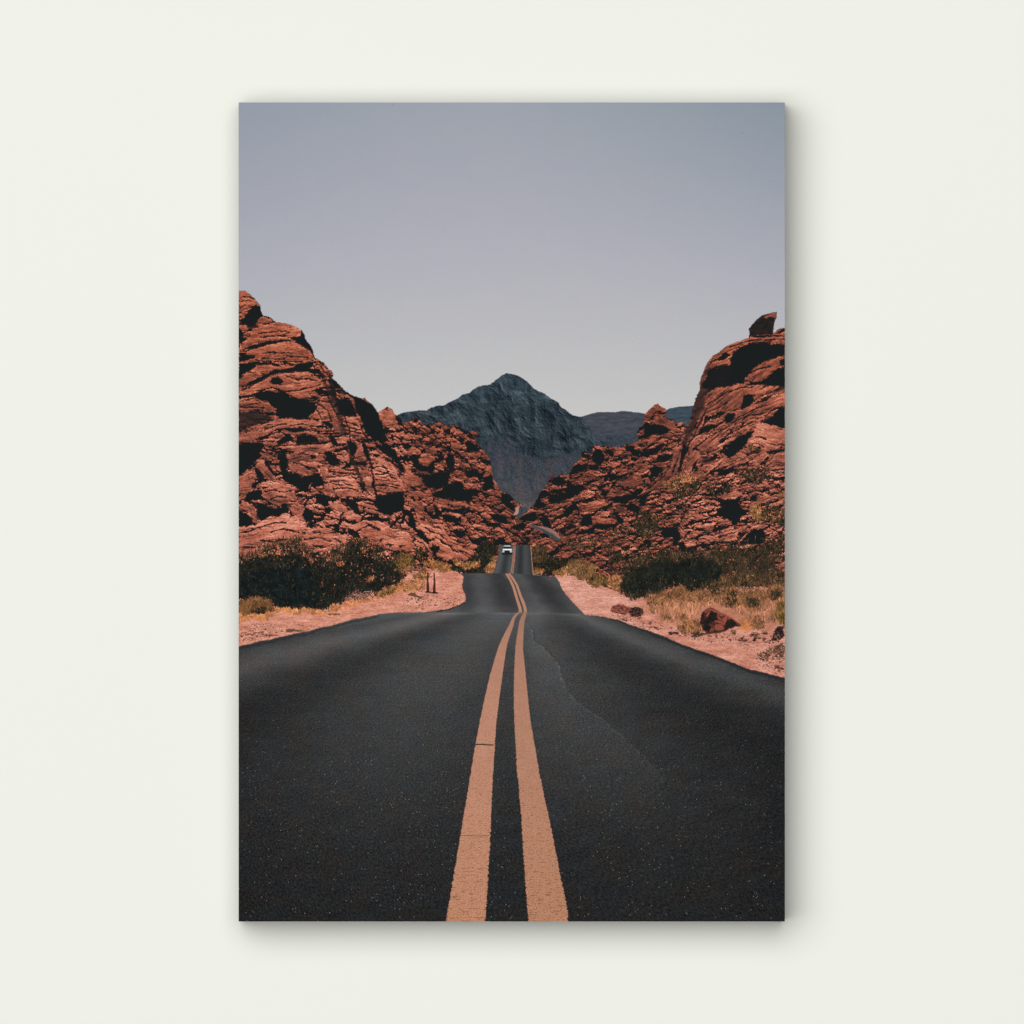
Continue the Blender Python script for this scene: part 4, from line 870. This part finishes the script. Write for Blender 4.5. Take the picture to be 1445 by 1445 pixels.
put(full(pts('P7', '180,1000 240,960 330,965 400,960 470,945 560,925 540,945 440,975 340,985 240,1010'), 1, .8) * .8, np.array([40, 34, 33]))
for t, s, v in (('H', '462,470 470,440 500,428 540,432 575,445 570,480 540,488 500,482', .5), ('H', '565,480 570,450 600,440 640,450 640,485 610,505 580,500', .28), ('P7', '1000,1040 1030,960 1070,900 1130,900 1140,1000 1100,1030 1040,1050', .2),
                ('P7', '770,1000 800,975 840,985 810,1010', .12), ('P7', '800,1050 850,1015 855,1045 820,1058', .12), ('P7', '690,1010 720,1010 720,1040 670,1040', .3), ('P7', '560,1040 600,1030 600,1048 570,1050', .2), ('P7', '440,985 465,980 465,1005 445,1008', .25), ('P7', '-60,960 60,965 50,985 -40,985', .15), ('P7', '730,1085 780,1070 775,1085', .2)):
    b2, k2, d2 = mask(pts(t, s), .8, .9)
    val = v + .30 * perlin(gx[b2] / 4, gy[b2] / 2.5, 803) + .12 * np.clip(1 - d2 / 3, 0, 1) * (perlin(gx[b2] / 4, gy[b2] / 4, 804) > 0)
    put(k2, lerp3(ROCK, np.clip(val, 0, 1)), b2, one('roadside_stone') if v in (.5, .28, .2) and t != 'P7' else None)
r = np.random.default_rng(5)
def pebbles(p, n, seed):
    r = np.random.default_rng(seed)
    b, k, d = mask(p, 1, 1)
    ys, xs = np.nonzero(d > 0)
    for i in r.integers(0, len(ys), n):
        x, y = xs[i] + b[1].start, ys[i] + b[0].start
        w = r.integers(1, 3)
        c = np.array([(104, 70, 62), (132, 88, 76), (214, 164, 146), (78, 56, 50), (226, 182, 164)][r.integers(0, 5)]) * r.uniform(.85, 1.1)
        img[y:y + 1, x:x + w] = img[y:y + 1, x:x + w] * .4 + c * .6
pebbles(pts('P7', '840,1250 950,1130 1140,1080 1140,1400 1000,1360 860,1300'), 330, 1)
pebbles(pts('P7', '0,990 300,985 600,960 900,930 1140,1000 1140,1120 900,1160 700,1120 200,1040'), 260, 2)
pebbles(pts('P8', '40,1000 60,860 200,800 400,790 600,840 480,900 300,960'), 330, 3)
pebbles(pts('D', '0,1110 200,1060 560,1060 570,1110 500,1150 200,1180 0,1190'), 230, 4)
pebbles(pts('H', '330,485 460,490 560,500 700,570 640,560 520,515 420,498'), 120, 6)
def stones(p, n, seed, lo=1.2, hi=3.4):
    r = np.random.default_rng(seed)
    b, k, d = mask(p, 1, 1)
    ys, xs = np.nonzero(d > 0)
    for i in r.integers(0, len(ys), n):
        x, y = xs[i] + b[1].start + OX, ys[i] + b[0].start + OY
        w = lo + (hi - lo) * r.random() ** 2.2; h = w * r.uniform(.5, .8)
        q = np.array([[x + w * np.cos(a) * r.uniform(.75, 1.15), y + h * np.sin(a) * r.uniform(.75, 1.15)] for a in np.linspace(0, 6.283, 8)[:-1]], np.float32)
        bb, kk, dd = mask(q + np.array([w * .35, h * .55], np.float32), .6, .2)
        if bb is None: continue
        put(kk * .75, np.array([58, 40, 37], np.float32), bb)
        bb, kk, dd = mask(q, .5, .2)
        if bb is None: continue
        t = np.clip((gy[bb] - y) / h * .5 + .5, 0, 1)
        put(kk, lerp3([(0, (206, 140, 118)), (.5, (150, 94, 78)), (1, (70, 46, 42))], t) * r.uniform(.8, 1.08), bb)
stones(pts('P7', '680,960 800,930 1000,960 1140,960 1140,1390 960,1320 860,1240 1000,1120 800,1060 640,1040'), 46, 21)
stones(pts('P7', '-40,960 200,960 400,980 640,960 660,1040 400,1060 150,1030'), 26, 22, 1, 2.4)
stones(pts('H', '440,470 520,490 640,500 760,540 860,600 800,600 640,545 500,505'), 26, 23, 1, 2.4)
stones(pts('P8', '50,900 200,860 420,850 500,870 420,900 200,950 60,985'), 26, 24, .9, 2.2)
stones(pts('D', '20,1060 200,1060 420,1090 560,1080 540,1120 400,1160 200,1180 40,1180'), 30, 25, .8, 1.7)
stones(pts('P3', '0,1140 260,1130 420,1100 460,1160 300,1230 120,1260 0,1200'), 24, 26, .9, 2.2)
for t, s in (('P8', '520,885 540,860 600,855 680,865 740,875 640,885 560,890'), ('P8', '260,915 380,905 450,915 340,925'), ('D', '40,1040 90,1030 120,1055 190,1070 180,1078 110,1075 60,1060'), ('P8', '640,815 720,810 700,825'), ('P8', '940,690 1080,695 1080,710 980,705')):
    put(full(pts(t, s), .9, 1) * .75, np.array([64, 46, 40]))
strokes(pts('P7', '860,1250 900,1180 1010,1120 1140,1080 1140,1240 1000,1230 920,1260'), 170, [(70, 52, 40), (52, 42, 36), (112, 76, 56)], (2, 7), (-40, 40), 130, a=.7)

# ---- two slim marker posts on flat feet
for x, y0, y1 in ((222, 838, 1024), (283, 850, 1031)):
    p = pts('D', f'{x-5},{y0} {x+5},{y0} {x+9},{y0+70} {x+15},{y1} {x-14},{y1} {x-7},{y0+70}')
    m = full(p, .45, 0)
    me = one('marker_post')
    put(m, lerp3([(0, (58, 34, 34)), (.5, (92, 44, 40)), (1, (52, 30, 32))], np.clip((gx - (570 + .15225 * x)) / 4 + .5, 0, 1)), pid=me)
    put(full(pts('D', f'{x-9},{y0+38} {x+9},{y0+38} {x+9},{y0+66} {x-9},{y0+66}'), .5, 0) * .6 * m, np.array([40, 26, 27]))
    f = pts('D', f'{x-28},{y1} {x-10},{y1-8} {x+20},{y1-6} {x+42},{y1+2} {x+30},{y1+9} {x-20},{y1+8}')
    put(full(f, .5, 0), np.array([36, 28, 28]), pid=me)

# ---- oncoming car
def cq(s, col, a=1, soft=.42, body=True):
    p = pts('P4', s)
    b, k, d = mask(p, soft, 0)
    put(k * a, np.array(col, np.float32), b, pid('car') if body else None)
put(full(pts('P4', '185,945 345,945 350,965 300,972 200,972'), 1, 0) * .6, np.array([34, 37, 39]))
cq('192,955 194,905 206,885 214,845 224,830 312,828 326,850 334,888 344,905 344,950', (70, 74, 78))
cq('215,842 228,828 310,828 324,846', (176, 180, 182))
cq('212,876 220,848 318,848 328,876 270,872', (30, 36, 40))
cq('205,880 225,876 320,877 337,882 338,895 262,900 205,896', (228, 228, 228))
cq('205,894 250,898 330,894 325,904 262,908 215,904', (198, 200, 201))
cq('232,902 300,902 312,928 300,938 232,938 222,920', (30, 32, 35))
cq('198,905 218,900 228,918 222,932 200,928', (206, 206, 204))
cq('312,902 332,898 340,918 334,932 310,926', (206, 206, 204))
cq('206,912 216,910 218,924 208,924', (120, 124, 128), .8)
cq('318,910 330,908 332,922 320,922', (120, 124, 128), .8)
cq('194,934 344,934 344,953 194,953', (22, 25, 28))
cq('238,936 298,936 296,942 240,942', (70, 72, 74))

# ------------------------------------------------------------------ finish: paper softness, print grain
def blur(a):
    p = np.pad(a, ((1, 1), (1, 1), (0, 0)), 'edge')
    h = p[:, :-2] * .16 + p[:, 1:-1] * .68 + p[:, 2:] * .16
    return h[:-2] * .16 + h[1:-1] * .68 + h[2:] * .16
img = img + .45 * (img - blur(img))
img += (rng.normal(0, .9, gx.shape))[..., None]
img = np.clip(img, 0, 255)

WALL = (.822, .829, .757)
LIGHT = 1.06                             # light falling on the print, relative to paper white
LSX, LSY, LX, LZ, POWER, AMB = 78, 64, -19, 13, 36650, .0

# ===========================================================================
#  The room side: a pale wall, the canvas hanging on it, one big soft lamp.
# ===========================================================================
import bpy
C = bpy.context.scene.collection
for o in list(bpy.data.objects): bpy.data.objects.remove(o)
PXM = .90 / 1155.7                       # metres per dot: a 60 x 90 cm canvas
PRW, PRH = 770.7 * PXM, 1155.7 * PXM
DEPTH = .045                             # deep-edge canvas, back against the wall

def material(name, rough=.7, spec=.0):
    m = bpy.data.materials.new(name); m.use_nodes = True
    b = m.node_tree.nodes['Principled BSDF']
    b.inputs['Roughness'].default_value = rough
    b.inputs['Specular IOR Level'].default_value = spec
    return m, m.node_tree, b

def mesh_object(name, verts, faces, mat, parent=None):
    me = bpy.data.meshes.new(name)
    me.from_pydata(verts, [], faces); me.materials.append(mat); me.update()
    o = bpy.data.objects.new(name, me); C.objects.link(o)
    o.parent = parent
    return o

# wall paint: flat off-white emulsion
wm, nt, b = material('off_white_wall_paint', .9, .0)
b.inputs['Base Color'].default_value = (WALL[0], WALL[1], WALL[2], 1)
wall = mesh_object('wall', [(-4, 0, -3), (4, 0, -3), (4, 0, 3), (-4, 0, 3), (-4, .1, -3), (4, .1, -3), (4, .1, 3), (-4, .1, 3)],
                   [(0, 1, 2, 3), (5, 4, 7, 6), (4, 5, 1, 0), (3, 2, 6, 7), (4, 0, 3, 7), (1, 5, 6, 2)], wm)
wall['kind'] = 'structure'

# the canvas
root = bpy.data.objects.new('canvas_print', None); C.objects.link(root)
root.location = (0, 0, 0); root.empty_display_size = .1
root['label'] = 'tall unframed canvas print of a desert road between red rocks on a pale wall'
root['category'] = 'canvas print'

cm, nt, b = material('dark_canvas_edge', .85, .0)
b.inputs['Base Color'].default_value = (.05, .05, .052, 1)
wv = nt.nodes.new('ShaderNodeTexNoise'); wv.inputs['Scale'].default_value = 900
tc = nt.nodes.new('ShaderNodeTexCoord'); bu = nt.nodes.new('ShaderNodeBump'); bu.inputs['Strength'].default_value = .15; bu.inputs['Distance'].default_value = .0004
nt.links.new(tc.outputs['Object'], wv.inputs['Vector']); nt.links.new(wv.outputs['Fac'], bu.inputs['Height']); nt.links.new(bu.outputs['Normal'], b.inputs['Normal'])
hw, hh, yf = PRW / 2 - .0002, PRH / 2 - .0002, -DEPTH + .0004
mesh_object('canvas', [(-hw, yf, -hh), (hw, yf, -hh), (hw, yf, hh), (-hw, yf, hh), (-hw, 0, -hh), (hw, 0, -hh), (hw, 0, hh), (-hw, 0, hh)],
            [(0, 1, 2, 3), (5, 4, 7, 6), (4, 5, 1, 0), (3, 2, 6, 7), (4, 0, 3, 7), (1, 5, 6, 2)], cm, root)

# printed ink: every dot of the print is one small face carrying its ink colour
im, nt, b = material('printed_ink', .8, .0)
at = nt.nodes.new('ShaderNodeAttribute'); at.attribute_name = 'ink'; at.attribute_type = 'GEOMETRY'
nt.links.new(at.outputs['Color'], b.inputs['Base Color'])
lin = img / 255.
lin = np.where(lin <= .04045, lin / 12.92, ((lin + .055) / 1.055) ** 2.4) / LIGHT
vx = np.linspace(-PRW / 2, PRW / 2, PW + 1); vz = np.linspace(PRH / 2, -PRH / 2, PH + 1)
made = {}
LABEL = {'car': 'small white car with dark windscreen coming towards the viewer', 'marker_post': 'slim dark red marker post on a flat foot', 'perched_boulder': 'dark pointed boulder perched on the domed cliff',
         'golden_tuft': 'golden dry tuft below the dark shrub', 'roadside_boulder': 'dark red boulder on the sandy verge', 'centre_line': 'faded orange stripe along the middle of the road'}
def ink_part(name, fy, fx, parent):
    n = len(fy)
    corner = np.stack([fy * (PW + 1) + fx, (fy + 1) * (PW + 1) + fx, (fy + 1) * (PW + 1) + fx + 1, fy * (PW + 1) + fx + 1], 1)
    used, inv = np.unique(corner, return_inverse=True)
    co = np.empty((len(used), 3), np.float32)
    co[:, 0] = vx[used % (PW + 1)]; co[:, 1] = -DEPTH; co[:, 2] = vz[used // (PW + 1)]
    me = bpy.data.meshes.new(name)
    me.vertices.add(len(used)); me.vertices.foreach_set('co', co.ravel())
    me.loops.add(n * 4); me.loops.foreach_set('vertex_index', inv.ravel().astype(np.int32))
    me.polygons.add(n); me.polygons.foreach_set('loop_start', np.arange(0, n * 4, 4, dtype=np.int32))
    me.materials.append(im)
    a = me.attributes.new('ink', 'FLOAT_COLOR', 'FACE')
    c = np.ones((n, 4), np.float32); c[:, :3] = lin[fy, fx]
    a.data.foreach_set('color', c.ravel())
    me.update(calc_edges=True)
    o = bpy.data.objects.new(name, me); C.objects.link(o); o.parent = parent
    return o
for key, i in sorted(PID.items(), key=lambda kv: kv[0].startswith('centre_line')):
    fy_, fx_ = np.nonzero(ident == i)
    if len(fy_) == 0: continue
    kind = key.split('#')[0]
    par = made['road'] if kind == 'centre_line' else root
    o = ink_part('printed_' + kind, fy_, fx_, par)
    made.setdefault(kind, o)
    if kind in LABEL: o['label'] = LABEL[kind]

# ------------------------------------------------------------------ light: one large softbox up and to the left
ld = bpy.data.lights.new('softbox', 'AREA'); ld.shape = 'ELLIPSE'
LD = 40.0
ld.size, ld.size_y, ld.energy = LSX, LSY, POWER
ld.color = (1, 1, 1)
lo = bpy.data.objects.new('softbox', ld); C.objects.link(lo)
lo.location = (LX, -LD, LZ); lo.rotation_euler = (math.radians(90), 0, 0)
w = bpy.data.worlds.new('World'); bpy.context.scene.world = w; w.use_nodes = True
w.node_tree.nodes['Background'].inputs['Color'].default_value = (1, 1, 1, 1)
w.node_tree.nodes['Background'].inputs['Strength'].default_value = AMB

# ------------------------------------------------------------------ camera
cd = bpy.data.cameras.new('camera'); cam = bpy.data.objects.new('camera', cd); C.objects.link(cam)
DIST = 14.0
cd.sensor_width = 36; cd.lens = 36 * DIST / (1445 * PXM); cd.clip_end = 50
cam.location = (.35 * PXM, -DEPTH - DIST, -.05 * PXM); cam.rotation_euler = (math.radians(90), 0, 0)
sc = bpy.context.scene; sc.camera = cam
vs = sc.view_settings; vs.view_transform = 'Standard'; vs.look = 'None'; vs.exposure = 0; vs.gamma = 1; vs.use_curve_mapping = False
